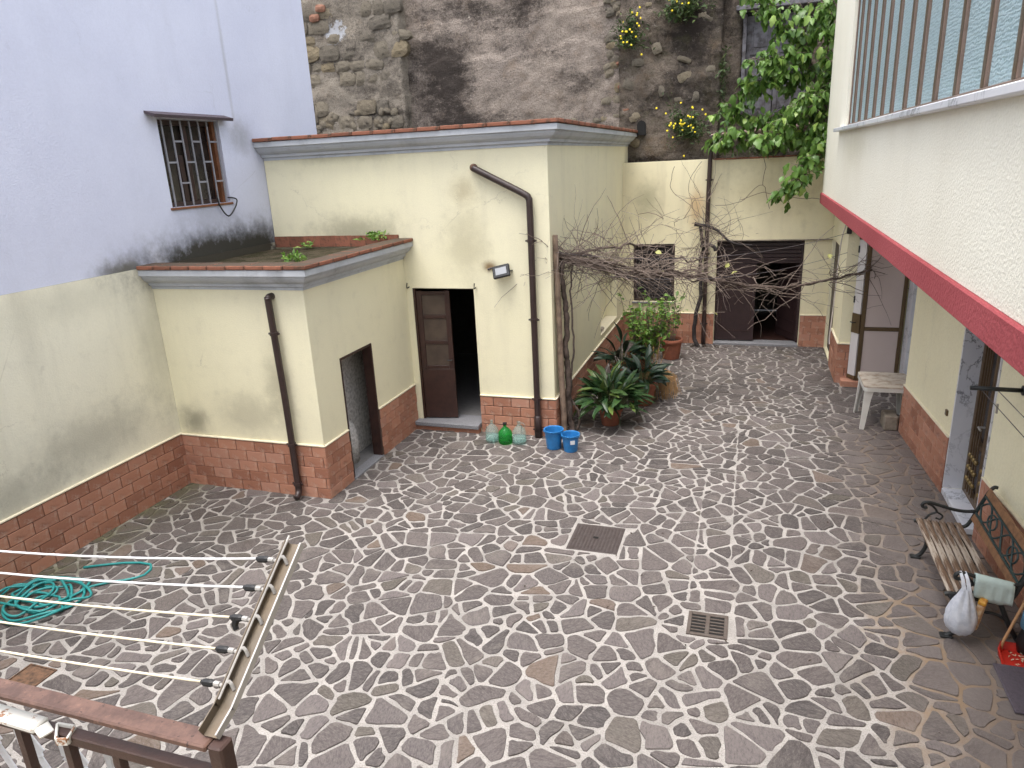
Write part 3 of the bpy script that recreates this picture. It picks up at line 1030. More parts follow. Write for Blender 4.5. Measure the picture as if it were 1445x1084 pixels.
# window niche in the side wall
MB().box((MX - .245, 14.11, .785), (MX + .02, 15.94, .80), .004).build('window_sill', K['lip'], mb)
MB().box((MX - .2, 14.15, .801), (MX - .02, 14.6, .86), .02).build('sill_stone', K['concrete'], mb)
MB().box((MX - .29, 14.105, .812), (MX - .25, 15.945, 2.245)).build('niche_back', K['cream_main'], mb)
# doorway: step, leaf
MB().box((-5.28, MY - .16, .085), (-4.13, MY + .32, .157), .008).build('threshold', K['granite'], mb)
MB().box((-5.285, MY - .12, -.02), (-4.135, MY - .005, .083), .004).build('step_riser', K['tile'], mb)
jm = MB().box((-5.187, MY + .012, .16), (-5.15, MY + .28, 2.405)).box((-4.158, MY + .2, .16), (-4.123, MY + .28, 2.405)).box((-5.149, MY + .2, 2.36), (-4.16, MY + .28, 2.405))
jm.build('door_frame', K['dark_wood'], mb)
dl = bpy.data.objects.new('door', None); col.objects.link(dl); dl.parent = mb
dl.matrix_local = Matrix.Translation((-5.148, MY + .05, .175)) @ Matrix.Rotation(R(9), 4, 'Z')
DW, DH = .555, 2.18
b = MB()
b.box((0, -.02, 0), (DW, .02, .86), .003)
b.box((0, -.02, .862), (.085, .02, DH), .003).box((DW - .085, -.02, .862), (DW, .02, DH), .003)
for z in (.862, 1.29, 1.72, DH - .07):
    b.box((.086, -.018, z), (DW - .086, .018, z + .06), .003)
b.build('leaf', K['dark_wood'], dl)
for z0_, z1_ in ((.925, 1.285), (1.355, 1.715), (1.785, DH - .075)):
    MB().box((.087, -.006, z0_), (DW - .087, .006, z1_)).build('pane', K['pane_dusty'], dl)
MB().tube([(DW - .03, -.02, 1.02), (DW - .03, -.06, 1.02), (DW - .1, -.062, 1.02)], .009, 6).build('handle', K['iron'], dl)
# awning hooks
for x, t_ in ((-5.24, 'left'), (-4.08, 'right')):
    hk = MB().tube(smooth_path([(x, MY + .01, 2.43), (x, MY - .07, 2.42), (x + .01, MY - .10, 2.45), (x + .015, MY - .09, 2.51)]), .009, 6).build('hook', K['iron'], smooth=True)
    tag(hk, 'rusty iron hook at the upper %s corner of the panelled doorway' % t_, 'hook')
# floodlight
fl = thing('floodlight', 'small black LED floodlight fixed high beside the panelled doorway', 'lamp')
Mx = Matrix.Translation((-3.60, MY - .12, 2.70)) @ Matrix.Rotation(R(-28), 4, 'X') @ Matrix.Rotation(R(-14), 4, 'Y')
MB().box((-.135, -.025, -.10), (.135, .025, .10), .012, Mx).build('housing', K['black'], fl)
MB().box((-.088, -.0285, -.056), (.088, -.0255, .056), .001, Mx).build('glass', K['lamp_glass'], fl)
MB().bar((-3.47, MY + .0, 2.70), (-3.47, MY - .11, 2.70), .03, .012).bar((-3.73, MY, 2.68), (-3.73, MY - .11, 2.68), .03, .012).build('bracket', K['iron'], fl)
lw_ = MB().tube(smooth_path([(-3.68, MY - .04, 2.74), (-3.78, MY - .012, 2.74), (-3.86, MY - .01, 2.71)]), .012, 6).build('lamp_cable', K['wire'])
lw_.parent = fl


def downpipe(name, label, pts, rad, clips, shoe=None, elbow_mat=None):
    t = thing(name, label, 'drainpipe', 'dark drainpipes')
    MB().tube(smooth_path(pts, 5) if len(pts) > 4 else pts, rad, 12).build('pipe', K['pipe_brown'], t, smooth=True)
    for (c, ax) in clips:
        b = MB().lathe([(rad + .001, -.02), (rad + .012, -.02), (rad + .012, .02), (rad + .001, .02)], 12, c)
        b.box((c[0] - rad - .035, c[1] - .008, c[2] - .012), (c[0] + rad + .035, c[1] + .008, c[2] + .012))
        b.build('clip', K['pipe_brown'], t)
    return t


x = -5.74; y = SY - .09
t = downpipe('drainpipe', 'dark drainpipe running down the low outbuilding front', [(x - .03, SY + .02, 2.80), (x - .03, y + .03, 2.80), (x - .03, y, 2.77), (x - .03, y, 2.68), (x, y, 1.4), (x, y, .35), (x, y, .16), (x + .01, y - .03, .09), (x + .02, y - .10, .05)], .045,
             [((x - .018, y, 2.33), 0), ((x, y, .80), 0), ((x, y, .22), 0)])
x = -3.12; y = MY - .085
t = downpipe('drainpipe', 'dark drainpipe with long diagonal top on the tall annex front', [(-3.97, MY - .02, 4.225), (-3.94, y, 4.21), (-3.55, y, 4.01), (-3.2, y, 3.83), (x - .01, y, 3.76), (x, y, 3.62), (x, y, 2.6), (x, y, 1.3), (x, y, .3), (x, y, .02)], .05,
             [((x, y, 3.15), 0), ((x, y, 1.95), 0), ((x, y, .66), 0), ((x, y, .14), 0)])
MB().tube([(-3.985, MY + .005, 4.232), (-3.975, MY - .07, 4.232), (-3.955, MY - .09, 4.222)], .055, 12).build('pipe_end', K['pipe_rust'], t, smooth=True)
MB().lathe([(.062, 0), (.062, .36), (.05, .37)], 12, (x, y, .01)).build('foot_sleeve', K['pipe_brown'], t, smooth=True)

# ------------------------------------------------------------------ back building
bb = thing('back_building', 'cream rear building with dark shuttered window and brown garage door', 'building')
wall_mesh(MX + .002, -.9, -.05, 4.13, [(-2.6, -1.65, .98, 2.32)], (0, BY), (1, 0), (0, -1), .3).build('wall', K['cream_back'], bb)
wall_mesh(-.9, 2.6, -.05, 4.10, [(-.73, 1.1, -.01, 2.37)], (0, BY + .004), (1, 0), (0, -1), .3).build('wall', K['cream_back'], bb)
MB().box((MX, BY + .31, 3.98), (2.6, 17.95, 4.08)).build('roof', K['moss_roof'], bb)
MB().box((-.72, BY - .05, 2.372), (1.68, BY + .02, 2.392)).build('lintel_strip', K['concrete'], bb)
MB().box((-.8, BY + .31, -.02), (2.4, 20.5, .05)).build('floor', K['dark_wood'], bb)
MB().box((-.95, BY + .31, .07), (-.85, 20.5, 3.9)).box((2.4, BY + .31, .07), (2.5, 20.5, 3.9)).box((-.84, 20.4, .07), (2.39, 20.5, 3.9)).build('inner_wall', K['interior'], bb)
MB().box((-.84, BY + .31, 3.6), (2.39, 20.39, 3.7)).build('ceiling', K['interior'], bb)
coping(bb, (-.86, BY - .03), (1.3, BY - .03), .2, 4.10, 9, th=.035)
dado(bb, (0, BY), (1, 0), (0, -1), MX + .02, 1.66, skips=[(-.74, 1.11)], courses=5, pitch=.142)
MB().box((-.73, BY - .08, -.01), (1.10, BY + .31, .058), .006).build('threshold', K['granite'], bb)
# shuttered window
wi = bpy.data.objects.new('window', None); col.objects.link(wi); wi.parent = bb
b = MB().box((-2.597, BY + .1, .985), (-2.55, BY + .16, 2.317)).box((-1.70, BY + .1, .985), (-1.653, BY + .16, 2.317)).box((-2.549, BY + .1, .985), (-1.701, BY + .16, 1.03)).box((-2.549, BY + .1, 2.27), (-1.701, BY + .16, 2.317))
b.build('frame', K['brown_metal'], wi)
for i in range(17):
    z = 1.04 + i * .0722
    M = Matrix.Translation((-2.125, BY + .135, z + .036)) @ Matrix.Rotation(R(-25), 4, 'X')
    MB().box((-.42, -.008, -.034), (.42, .008, .034), 0).build('slat', K['shutter_dark'], wi, M=M)
MB().box((-2.62, BY - .05, .945), (-1.63, BY + .3, .978), .004).build('sill', K['granite'], wi)
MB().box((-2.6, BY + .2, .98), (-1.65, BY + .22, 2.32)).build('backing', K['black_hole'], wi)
# garage doors
gd = bpy.data.objects.new('garage_door', None); col.objects.link(gd); gd.parent = bb
yb = BY + .12
MB().box((-.727, yb, 1.86), (1.097, yb + .05, 1.90)).box((-.727, yb, .065), (-.68, yb + .06, 2.365)).box((1.05, yb, .065), (1.097, yb + .06, 2.365)).box((-.679, yb, 2.32), (1.049, yb + .06, 2.365)).build('frame', K['brown_metal'], gd)
for i in range(5):
    MB().box((-.678, yb + .02, 1.903 + i * .083), (1.048, yb + .045, 1.975 + i * .083), .004).build('transom_slat', K['brown_metal'], gd)
MB().box((-.678, yb + .012, .075), (.14, yb + .052, 1.855), .004).build('closed_leaf', K['brown_metal'], gd)
MB().box((-.6, yb + .004, .30), (.06, yb + .011, .312)).box((-.6, yb + .004, .313), (-.588, yb + .011, 1.7)).box((.048, yb + .004, .313), (.06, yb + .011, 1.7)).build('leaf_beading', K['dark_wood'], gd)
Mo = Matrix.Translation((1.045, yb + .05, .075)) @ Matrix.Rotation(R(-62), 4, 'Z')
MB().box((-.86, 0, 0), (0, .04, 1.78), .004, Mo).build('open_leaf', K['brown_metal'], gd)
b = MB()
for lo, hi in (((-.78, -.01, .16), (-.08, -.001, .18)), ((-.78, -.01, .42), (-.08, -.001, .44)), ((-.78, -.01, .19), (-.76, -.001, .41)), ((-.1, -.01, .19), (-.08, -.001, .41)), ((-.78, -.01, .445), (-.76, -.001, 1.6)), ((-.1, -.01, .445), (-.08, -.001, 1.6))):
    b.box(lo, hi, 0, Mo)
b.build('leaf_beading', K['brown_metal'], gd)
# downpipe on the back wall and pink feed pipe
y = BY - .09; x = -.95
t = downpipe('drainpipe', 'thin dark drainpipe beside the garage door, wrapped by bare vine', [(x + .02, y, 4.62), (x + .02, y, 4.3), (x, y, 3.2), (x, y, 1.5), (x, y, .02)], .048, [((x + .015, y, 3.7), 0), ((x, y, 2.1), 0), ((x, y, .5), 0)])
pk = MB().tube([(-.93, BY + .0, 4.58), (.2, BY + .35, 4.66), (1.6, BY + .5, 4.74)], .065, 12).build('waste_pipe', K['pipe_pink'], smooth=True)
tag(pk, 'pale pink plastic pipe lying above the rear wall among leaves', 'pipe')

# ------------------------------------------------------------------ house on the right
rh = thing('house', 'cream roughcast house overhanging the yard, red band under its upper storey', 'house')
wall_mesh(-2.6, 16.0, 3.40, 6.95, [(2.2, 12.95, 4.56, 6.5)], (UX, 0), (0, 1), (-1, 0), .32).build('upper_wall', K['roughcast'], rh)
wall_mesh(UX + .32, 6.0, 3.40, 6.95, [], (0, 16.0), (1, 0), (0, 1), .32).build('end_wall', K['roughcast'], rh)
MB().box((UX - .03, -2.6, 3.19), (UX + .18, 16.03, 3.397), .01).build('red_band', K['red_paint'], rh)
MB().box((UX + .183, -2.6, 3.20), (6.0, 16.0, 3.395)).build('soffit', K['roughcast'], rh)
MB().box((UX + .33, -2.6, 6.6), (6.0, 15.6, 6.85)).build('roof', K['concrete'], rh)
MB().box((UX - .1, 2.0, 4.50), (UX + .33, 13.62, 4.558), .008).build('window_sill', K['marble'], rh)
dv = Vector((-.06, 1)).normalized(); ov = (rwx(0), 0)
du = (dv.x, dv.y); dn = (-dv.y, dv.x)
k_ = 1 / dv.y
wall_mesh(-2.6, 11.65 * k_, -.05, 3.188, [(8.33 * k_, 9.45 * k_, .10, 2.5)], ov, du, dn, .45).build('lower_wall', K['cream_right'], rh)
dado(rh, ov, du, dn, 2.0, 11.65 * k_, skips=[(8.30 * k_, 9.48 * k_)], courses=5, pitch=.15)
# porch behind the table
MB().box((2.95, 11.66, -.05), (3.2, 14.1, 3.188)).build('porch_wall', K['cream_right'], rh)
MB().box((1.83, 14.3, -.05), (3.2, 14.55, 3.188)).build('porch_wall', K['cream_right'], rh)
MB().box((2.90, 13.0, .1), (2.945, 13.98, 2.9)).build('marble_casing', K['marble'], rh)
MB().box((2.655, 13.5, .12), (2.80, 13.88, 2.9), .004).build('marble_casing', K['marble'], rh)
MB().box((2.82, 12.0, .05), (2.94, 12.95, 2.8)).build('gap_shade_strip', K['iron'], rh)  # dark strip standing in for the shaded gap beside the marble casing
wall_mesh(14.1, 16.74, -.05, 3.188, [(15.35, 16.62, .05, 2.42)], (1.64, 0), (0, 1), (-1, 0), .19).build('side_wall', K['cream_right'], rh)
MB().box((1.70, 15.352, .055), (1.76, 16.618, 2.415)).build('side_door', K['brown_metal'], rh)
dado(rh, (1.64, 0), (0, 1), (-1, 0), 14.08, 15.33, courses=5, pitch=.15)
dado(rh, (0, 14.1), (1, 0), (0, -1), 1.62, 1.83, courses=5, pitch=.15)
MB().box((1.71, 13.86, -.01), (2.75, 14.09, .11), .006).build('porch_step', K['tile'], rh)
MB().box((1.84, 14.091, -.01), (2.88, 14.29, .10), .006).build('porch_step', K['tile'], rh)
# folding aluminium door
ad = bpy.data.objects.new('folding_door', None); col.objects.link(ad); ad.parent = rh
b = MB()
for lo, hi in (((1.95, 13.9, .13), (2.02, 13.95, 2.75)), ((2.58, 13.9, .13), (2.64, 13.95, 2.75)), ((2.021, 13.905, .13), (2.579, 13.945, .22)), ((2.021, 13.905, 1.06), (2.579, 13.945, 1.13)), ((2.021, 13.905, 2.66), (2.579, 13.945, 2.75))):
    b.box(lo, hi, .006)
b.build('frame', K['bronze'], ad)
MB().box((2.022, 13.918, .222), (2.578, 13.932, 1.058)).build('panel', K['door_panel'], ad)
MB().box((2.022, 13.918, 1.132), (2.578, 13.932, 2.658)).build('panel', K['door_panel'], ad)
a = Vector((1.835, 14.08)); e = Vector((1.945, 13.91))
dd = (e - a).normalized()
Mn = Matrix(((dd.x, -dd.y, 0, a.x), (dd.y, dd.x, 0, a.y), (0, 0, 1, 0), (0, 0, 0, 1)))
for z0_, z1_ in ((.13, .2), (1.0, 1.36), (2.68, 2.75)):
    MB().box((0, -.02, z0_), (.2, .02, z1_), .003, Mn).build('rail', K['bronze'], ad)
MB().box((.005, -.012, .202), (.19, .012, .998), 0, Mn).build('panel', K['door_panel_white'], ad)
MB().box((.005, -.012, 1.362), (.19, .012, 2.678), 0, Mn).build('panel', K['door_panel_white'], ad)
MB().tube([Mn @ Vector(q) for q in ((.1, -.02, 1.2), (.1, -.07, 1.2), (.03, -.075, 1.2))], .01, 6).build('handle', K['iron'], ad)
for z in (1.55, 2.45):
    MB().lathe([(.015, 0), (.015, .12)], 8, (1.83, 14.06, z)).build('hinge', K['iron'], ad)
# grille door recess
gr = bpy.data.objects.new('grille_door', None); col.objects.link(gr); gr.parent = rh
X0 = rwx(8.9)
MB().box((rwx(9.45) - .012, 9.435, .10), (rwx(9.45) + .42, 9.475, 2.5)).build('marble_jamb', K['marble'], gr)
MB().box((rwx(8.33) - .012, 8.305, .10), (rwx(8.33) + .42, 8.345, 2.5)).build('marble_jamb', K['marble'], gr)
MB().box((X0 - .06, 8.35, .03), (X0 + .3, 9.43, .102), .005).build('marble_sill', K['marble'], gr)
gx = X0 + .16
b = MB()
for y_ in (8.36, 8.86, 9.36):
    b.box((gx, y_, .105), (gx + .05, y_ + .06, 2.49), .004)
b.box((gx, 8.421, .105), (gx + .05, 8.859, .2), .004).box((gx, 8.921, .105), (gx + .05, 9.359, .2), .004).box((gx, 8.421, 2.4), (gx + .05, 9.359, 2.49), .004).box((gx, 8.421, .8), (gx + .05, 8.859, .86), .004).box((gx, 8.921, .8), (gx + .05, 9.359, .86), .004)
b.build('frame', K['brown_grille'], gr)
MB().box((gx + .052, 8.36, .11), (gx + .06, 9.42, 2.49)).build('pane', K['pane_dark'], gr)
for i in range(8):
    y_ = 8.475 + i * .055 + (.28 if i > 3 else 0) * 1.0
    if i > 3: y_ = 8.975 + (i - 4) * .085
    else: y_ = 8.475 + i * .085
    b = MB().box((gx - .03, y_ - .008, .2), (gx - .014, y_ + .008, 2.4))
    b.build('bar', K['brown_grille'], gr)
    for z in (.35, .5, .65):
        MB().lathe([(.0, -.035), (.02, -.02), (.026, 0), (.02, .02), (0, .035)], 8, (gx - .022, y_, z)).build('boss', K['gold'], gr, smooth=True)
MB().tube([(gx - .03, 8.83, 1.15), (gx - .1, 8.83, 1.15), (gx - .105, 8.72, 1.15)], .012, 6).build('handle', K['zinc_light'], gr)
MB().box((rwx(9.72) - .02, 9.66, .98), (rwx(9.72) + .02, 9.73, 1.05), .003).build('wall_plate', K['bronze'], rh)
# big window upstairs
bw = bpy.data.objects.new('window', None); col.objects.link(bw); bw.parent = rh
ybars = [11.69, 11.02, 10.32, 9.68, 9.03, 8.29, 7.64, 6.98, 6.3, 5.59, 4.97, 4.3, 3.65, 3.0]
edges = [12.93] + [12.35] + ybars + [2.22]
for i, y_ in enumerate(edges[1:-1]):
    b = MB().box((UX + .05, y_ - .03, 4.60), (UX + .11, y_ + .03, 6.48), .005)
    b.build('mullion', K['bar_brown'], bw)
    MB().box((UX + .035, y_ - .009, 4.60), (UX + .049, y_ + .009, 6.48)).build('bead', K['zinc'], bw)
MB().box((UX + .04, 2.22, 4.562), (UX + .12, 12.94, 4.60), .004).box((UX + .05, 12.90, 4.601), (UX + .11, 12.948, 6.48), .004).box((UX + .05, 2.2, 6.481), (UX + .11, 12.94, 6.5)).build('frame', K['bar_brown'], bw)
for a_, c_ in zip(edges[:-1], edges[1:]):
    MB().box((UX + .072, c_ + .031, 4.601), (UX + .086, a_ - .031, 6.479)).build('pane', K['frosted'], bw)
# balcony and rear wall of the same house (the place the photograph is taken from)
MB().box((-8, -1.6, 2.42), (UX - .04, .68, 2.55)).build('balcony_slab', K['concrete'], rh)
MB().box((-8, -1.9, -.05), (UX - .04, -1.61, 4.9)).build('rear_wall', K['roughcast'], rh)

# ------------------------------------------------------------------ old stone wall behind
ow = thing('stone_wall', 'old weathered retaining wall of stone and crumbling plaster behind the roofs', 'wall')


def rough_sheet(x0, x1, z0, z1, y0, amp, step, mat, name, seed, thick=.5, ragged=None):
    nx = int((x1 - x0) / step); nz = int((z1 - z0) / step)
    b = MB()
    for j in range(nz + 1):
        for i in range(nx + 1):
            x = x0 + (x1 - x0) * i / nx; z = z0 + (z1 - z0) * j / nz
            p = Vector((x * 1.4, z * 1.4, seed))
            d = noise.noise(p) * amp + noise.noise(p * 3.1) * amp * .5 + noise.noise(p * 8.3) * amp * .3 + noise.noise(p * 19) * amp * .16
            if ragged: d += ragged(x, z)
            ex = noise.noise(Vector((z * 4, seed, 0))) * .05 if i in (0, nx) else 0
            b.v.append((x + ex, y0 - d, z))
    for j in range(nz):
        for i in range(nx):
            a = j * (nx + 1) + i
            b.f.append((a, a + 1, a + nx + 2, a + nx + 1))
    # returns at both ends and the top
    n0 = len(b.v)
    for j in range(nz + 1):
        for i in (0, nx):
            v = b.v[j * (nx + 1) + i]; b.v.append((v[0], y0 + thick, v[2]))
    for j in range(nz):
        b.f.append((j * (nx + 1), (j + 1) * (nx + 1), n0 + 2 * j + 2, n0 + 2 * j))
        b.f.append((j * (nx + 1) + nx, n0 + 2 * j + 1, n0 + 2 * j + 3, (j + 1) * (nx + 1) + nx))
    return b.build(name, mat, ow, smooth=True, recalc=False)


def layer(x, z):
    """plaster coats that end in ragged horizontal steps"""
    e1 = 6.72 + noise.noise(Vector((x * 1.3, 3, 0))) * .22 + noise.noise(Vector((x * 5, 1, 0))) * .07 + (x + 6) * .05
    e2 = 7.55 + noise.noise(Vector((x * 1.1, 9, 0))) * .2 + noise.noise(Vector((x * 6, 4, 0))) * .06
    return (.05 if z < e1 else 0) + (-.05 if z > e2 else 0)


rough_sheet(-14.5, -8.36, 2.5, 8.4, 17.25, .06, .06, K['old_rubble'], 'rubble_face', 1.7)
rough_sheet(-8.5, -3.02, 2.5, 8.4, 17.62, .045, .05, K['old_plaster'], 'plaster_face', 5.2, ragged=layer)
rough_sheet(-3.05, -.82, 3.9, 8.4, 17.5, .09, .05, K['old_dark'], 'mossy_face', 9.4)
rough_sheet(-1.0, -.42, 3.9, 8.4, 17.75, .05, .05, K['old_dark'], 'mossy_face', 3.4)
rough_sheet(-.5, 4.5, 7.2, 8.4, 17.7, .06, .06, K['old_dark'], 'mossy_face', 13.4)
rough_sheet(-.5, 4.5, 3.9, 5.0, 17.7, .06, .06, K['old_dark'], 'mossy_face', 23.4)
rough_sheet(.98, 4.5, 4.9, 7.3, 17.7, .06, .06, K['old_dark'], 'mossy_face', 33.4)


def lump(w_, h_, d_, seed):
    """an irregular rounded block: subdivided box pushed about by noise"""
    b = MB()
    n = 3
    idx = {}
    for i in range(n + 1):
        for j in range(n + 1):
            for k in range(2):
                x = (i / n - .5); z = (j / n - .5); y = -.5 if k == 0 else .5
                rr = max(abs(x), abs(z)) * 2
                edge = (1 - .07 * (abs(x) * 2) ** 3 * (abs(z) * 2) ** 3 * 2)
                p = Vector((x * w_ * edge, y * d_, z * h_ * edge))
                if k == 0:
                    p.y += d_ * .16 * rr ** 6
                p += Vector((noise.noise(Vector((i, j, seed))), noise.noise(Vector((i, j, seed + 7))) * .5, noise.noise(Vector((i, j, seed + 3))))) * min(w_, h_) * .11
                idx[(i, j, k)] = len(b.v); b.v.append(tuple(p))
    for i in range(n):
        for j in range(n):
            b.f.append((idx[(i, j, 0)], idx[(i + 1, j, 0)], idx[(i + 1, j + 1, 0)], idx[(i, j + 1, 0)]))
    for i in range(n):
        b.f.append((idx[(i, 0, 0)], idx[(i, 0, 1)], idx[(i + 1, 0, 1)], idx[(i + 1, 0, 0)]))
        b.f.append((idx[(i, n, 0)], idx[(i + 1, n, 0)], idx[(i + 1, n, 1)], idx[(i, n, 1)]))
        b.f.append((idx[(0, i, 0)], idx[(0, i + 1, 0)], idx[(0, i + 1, 1)], idx[(0, i, 1)]))
        b.f.append((idx[(n, i, 0)], idx[(n, i, 1)], idx[(n, i + 1, 1)], idx[(n, i + 1, 0)]))
    return b


lumps = [lump(1, 1, 1, q * 3.7) for q in range(10)]
lmesh = []
for q in lumps:
    me = q.mesh('stone', smooth=False); me.materials.append(K['wall_stone']); lmesh.append(me)


def stone_at(x, y, z, w_, h_, d_=.2, mat=None, rot=0):
    M = Matrix.Translation((x, y, z)) @ Matrix.Rotation(rot, 4, 'Y') @ Matrix.Diagonal((w_, d_, h_, 1))
    me = rnd.choice(lmesh)
    if mat:
        me = me.copy(); me.materials[0] = mat
    return put('brick' if mat else 'stone', me, ow, M)


z = 5.0
while z < 8.1:
    h = rnd.uniform(.22, .4)
    x = -11.7 + rnd.uniform(0, .3)
    while x < -8.5:
        w_ = rnd.uniform(.26, .62)
        if rnd.random() < .72 and not (-10.6 < x < -9.5 and 7.3 < z < 7.9):
            stone_at(x + w_ / 2, 17.305 - rnd.uniform(-.03, .03), z + h / 2 + (x + 10) * -.03, w_ * .97, h * .95, .2, rot=rnd.gauss(0, .04))
        x += w_
    z += h
for i in range(34):   # small rubble at the foot
    stone_at(rnd.uniform(-11.4, -8.45), 17.25, rnd.uniform(5.15, 5.7), rnd.uniform(.1, .25), rnd.uniform(.08, .18), .14, rot=rnd.gauss(0, .4))
for i in range(26):   # exposed quoin stones at the edge of the plaster
    stone_at(-3.1 + rnd.uniform(-.3, .1), 17.63, rnd.uniform(5.1, 7.8), rnd.uniform(.12, .3), rnd.uniform(.1, .22), .16, rot=rnd.gauss(0, .2))
for i in range(16):
    stone_at(rnd.uniform(-2.9, -1.0), 17.53, rnd.uniform(4.5, 7.6), rnd.uniform(.14, .34), rnd.uniform(.1, .24), .18, rot=rnd.gauss(0, .3))
for i in range(8):
    stone_at(rnd.uniform(-5.0, -3.4), 17.63, rnd.uniform(4.95, 5.2), rnd.uniform(.12, .26), rnd.uniform(.08, .14), .16, rot=rnd.gauss(0, .2))
for x, z in ((-10.62, 7.92), (-10.42, 8.12)):
    stone_at(x, 17.25, z, .28, .17, .2, K['brick_red'], rnd.gauss(0, .15))
for i in range(4):
    stone_at(rnd.uniform(-3.05, -2.85), 17.58, 5.3 + i * .5, .2, .08, .2, K['brick_red'], rnd.gauss(0, .1))
# small arched drain hole
b = MB()
pl = [(-.10, 0), (.10, 0)] + [(.10 * math.cos(a), .22 + .10 * math.sin(a)) for a in (0, .5, 1.05, 1.57, 2.1, 2.64, 3.14)]
M = Matrix(((1, 0, 0, -2.53), (0, 0, 1, 17.42), (0, 1, 0, 4.72), (0, 0, 0, 1)))
b.prism(pl, .0, .2, M)
b.build('drain_hole', K['black_hole'], ow)
# old shuttered window
os_ = bpy.data.objects.new('window', None); col.objects.link(os_); os_.parent = ow
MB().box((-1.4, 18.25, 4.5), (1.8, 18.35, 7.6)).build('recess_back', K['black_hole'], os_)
MB().box((-.40, 17.66, 5.0), (-.32, 17.85, 7.05), .01).box((.86, 17.66, 5.0), (.94, 17.85, 7.05), .01).build('frame', K['shutter_wood'], os_)
for x0 in (-.315, .275):
    lf = bpy.data.objects.new('shutter', None)
    b = MB().box((x0, 17.78, 5.0), (x0 + .09, 17.83, 7.02), .006).box((x0 + .485, 17.78, 5.0), (x0 + .575, 17.83, 7.02), .006)
    for z in (5.0, 5.62, 6.25, 6.92):
        b.box((x0 + .091, 17.785, z), (x0 + .484, 17.825, z + .1), .006)
    b.box((x0 + .09, 17.80, 5.0), (x0 + .49, 17.815, 7.0))
    for z0_, z1_ in ((5.14, 5.58), (5.76, 6.21), (6.39, 6.88)):
        b.box((x0 + .14, 17.788, z0_), (x0 + .435, 17.812, z1_), .01)
    b.build('shutter', K['shutter_wood'], os_)
MB().box((-.55, 17.42, 7.1), (1.1, 17.75, 7.2), .015).build('lintel', K['shutter_wood'], os_)
for x, w_ in ((-.3, .3), (.15, .5), (.65, .4)):
    stone_at(x, 17.6, 7.32, w_, .22, .35)


# ------------------------------------------------------------------ plants on the wall
def leaf_mesh(L, W, fold, droop, mat, name='leaf', lobed=False, seg=4):
    """a blade growing along +Y from the origin, folded along the midrib and drooping"""
    b = MB()
    for i in range(seg + 1):
        t = i / seg
        if lobed:
            wd = W * (math.sin(math.pi * min(1, t * .93 + .07)) ** .8) * (1 + .25 * math.cos(t * 14))
        else:
            wd = W * math.sin(math.pi * (t * .96 + .02)) ** .75
        y = L * t * (1 - .12 * droop * t); z = -droop * L * t * t * .5
        b.v += [(-wd / 2, y, z + fold * wd), (0, y, z), (wd / 2, y, z + fold * wd)]
    for i in range(seg):
        a = i * 3
        b.f += [(a, a + 1, a + 4, a + 3), (a + 1, a + 2, a + 5, a + 4)]
    me = b.mesh(name, smooth=True, recalc=False)
    me.materials.append(mat)
    return me


def orient(p, d, roll=0.0, sc=1.0):
    """matrix placing a +Y leaf at p pointing along d, its face turned up"""
    d = Vector(d).normalized()
    x = d.cross(Vector((0, 0, 1)))
    if x.length < 1e-3: x = Vector((1, 0, 0))
    x.normalize(); z = x.cross(d)
    M = Matrix(((x.x, d.x, z.x, p[0]), (x.y, d.y, z.y, p[1]), (x.z, d.z, z.z, p[2]), (0, 0, 0, 1)))
    return M @ Matrix.Rotation(roll, 4, 'Y') @ Matrix.Diagonal((sc, sc, sc, 1))


def add_leaf(b, me, M):
    b.add([M @ v.co for v in me.vertices], [tuple(p.vertices) for p in me.polygons])


wl_ = [leaf_mesh(.11, .04, .2, .6, K['leaf_weed'], seg=2), leaf_mesh(.06, .025, .2, .4, K['leaf_weed'], seg=2)]


def wall_shrub(c, r, nl, nf, label, spread=(1, .5, 1), name='flowering_shrub'):
    t = thing(name, label, 'shrub', 'wild plants on the old wall')
    b = MB(); st = MB(); fl_ = MB()
    base = Vector((c[0], 17.5, c[2] - r * .5))
    for i in range(int(nl / 14)):
        q = Vector((c[0] + rnd.gauss(0, .5) * r * spread[0], c[1] + rnd.gauss(0, .4) * r * spread[1], c[2] + rnd.gauss(0, .5) * r * spread[2]))
        st.tube([base, (base + q) / 2 + Vector((0, -.05, .03)), q], .005, 3)
        for k in range(14):
            p = base.lerp(q, rnd.uniform(.45, 1.05)) + Vector((rnd.gauss(0, .05), rnd.gauss(0, .05), rnd.gauss(0, .05)))
            add_leaf(b, rnd.choice(wl_), orient(p, (rnd.gauss(0, 1), rnd.gauss(-.4, .7), rnd.gauss(.3, .7)), rnd.uniform(-1, 1), rnd.uniform(.7, 1.4)))
    st.build('stem', K['stem_green'], t)
    b.build('foliage', K['leaf_weed'], t, recalc=False)
    for i in range(nf):
        p = Vector((c[0] + rnd.gauss(0, .5) * r * spread[0], c[1] - r * .35 - rnd.uniform(0, .08), c[2] + rnd.gauss(.1, .5) * r * spread[2]))
        b2 = MB()
        M = Matrix.Translation(p) @ Matrix.Rotation(R(70) + rnd.gauss(0, .3), 4, 'X') @ Matrix.Rotation(rnd.gauss(0, .4), 4, 'Y')
        n = 10
        vv = [(0, 0, .012)] + [((.028 if k % 2 else .017) * math.cos(6.283 * k / n), (.028 if k % 2 else .017) * math.sin(6.283 * k / n), 0) for k in range(n)]
        b2.add([M @ Vector(q) for q in vv], [(0, k + 1, (k + 1) % n + 1) for k in range(n)])
        b2.build('flower', K['petal'], t, recalc=False)


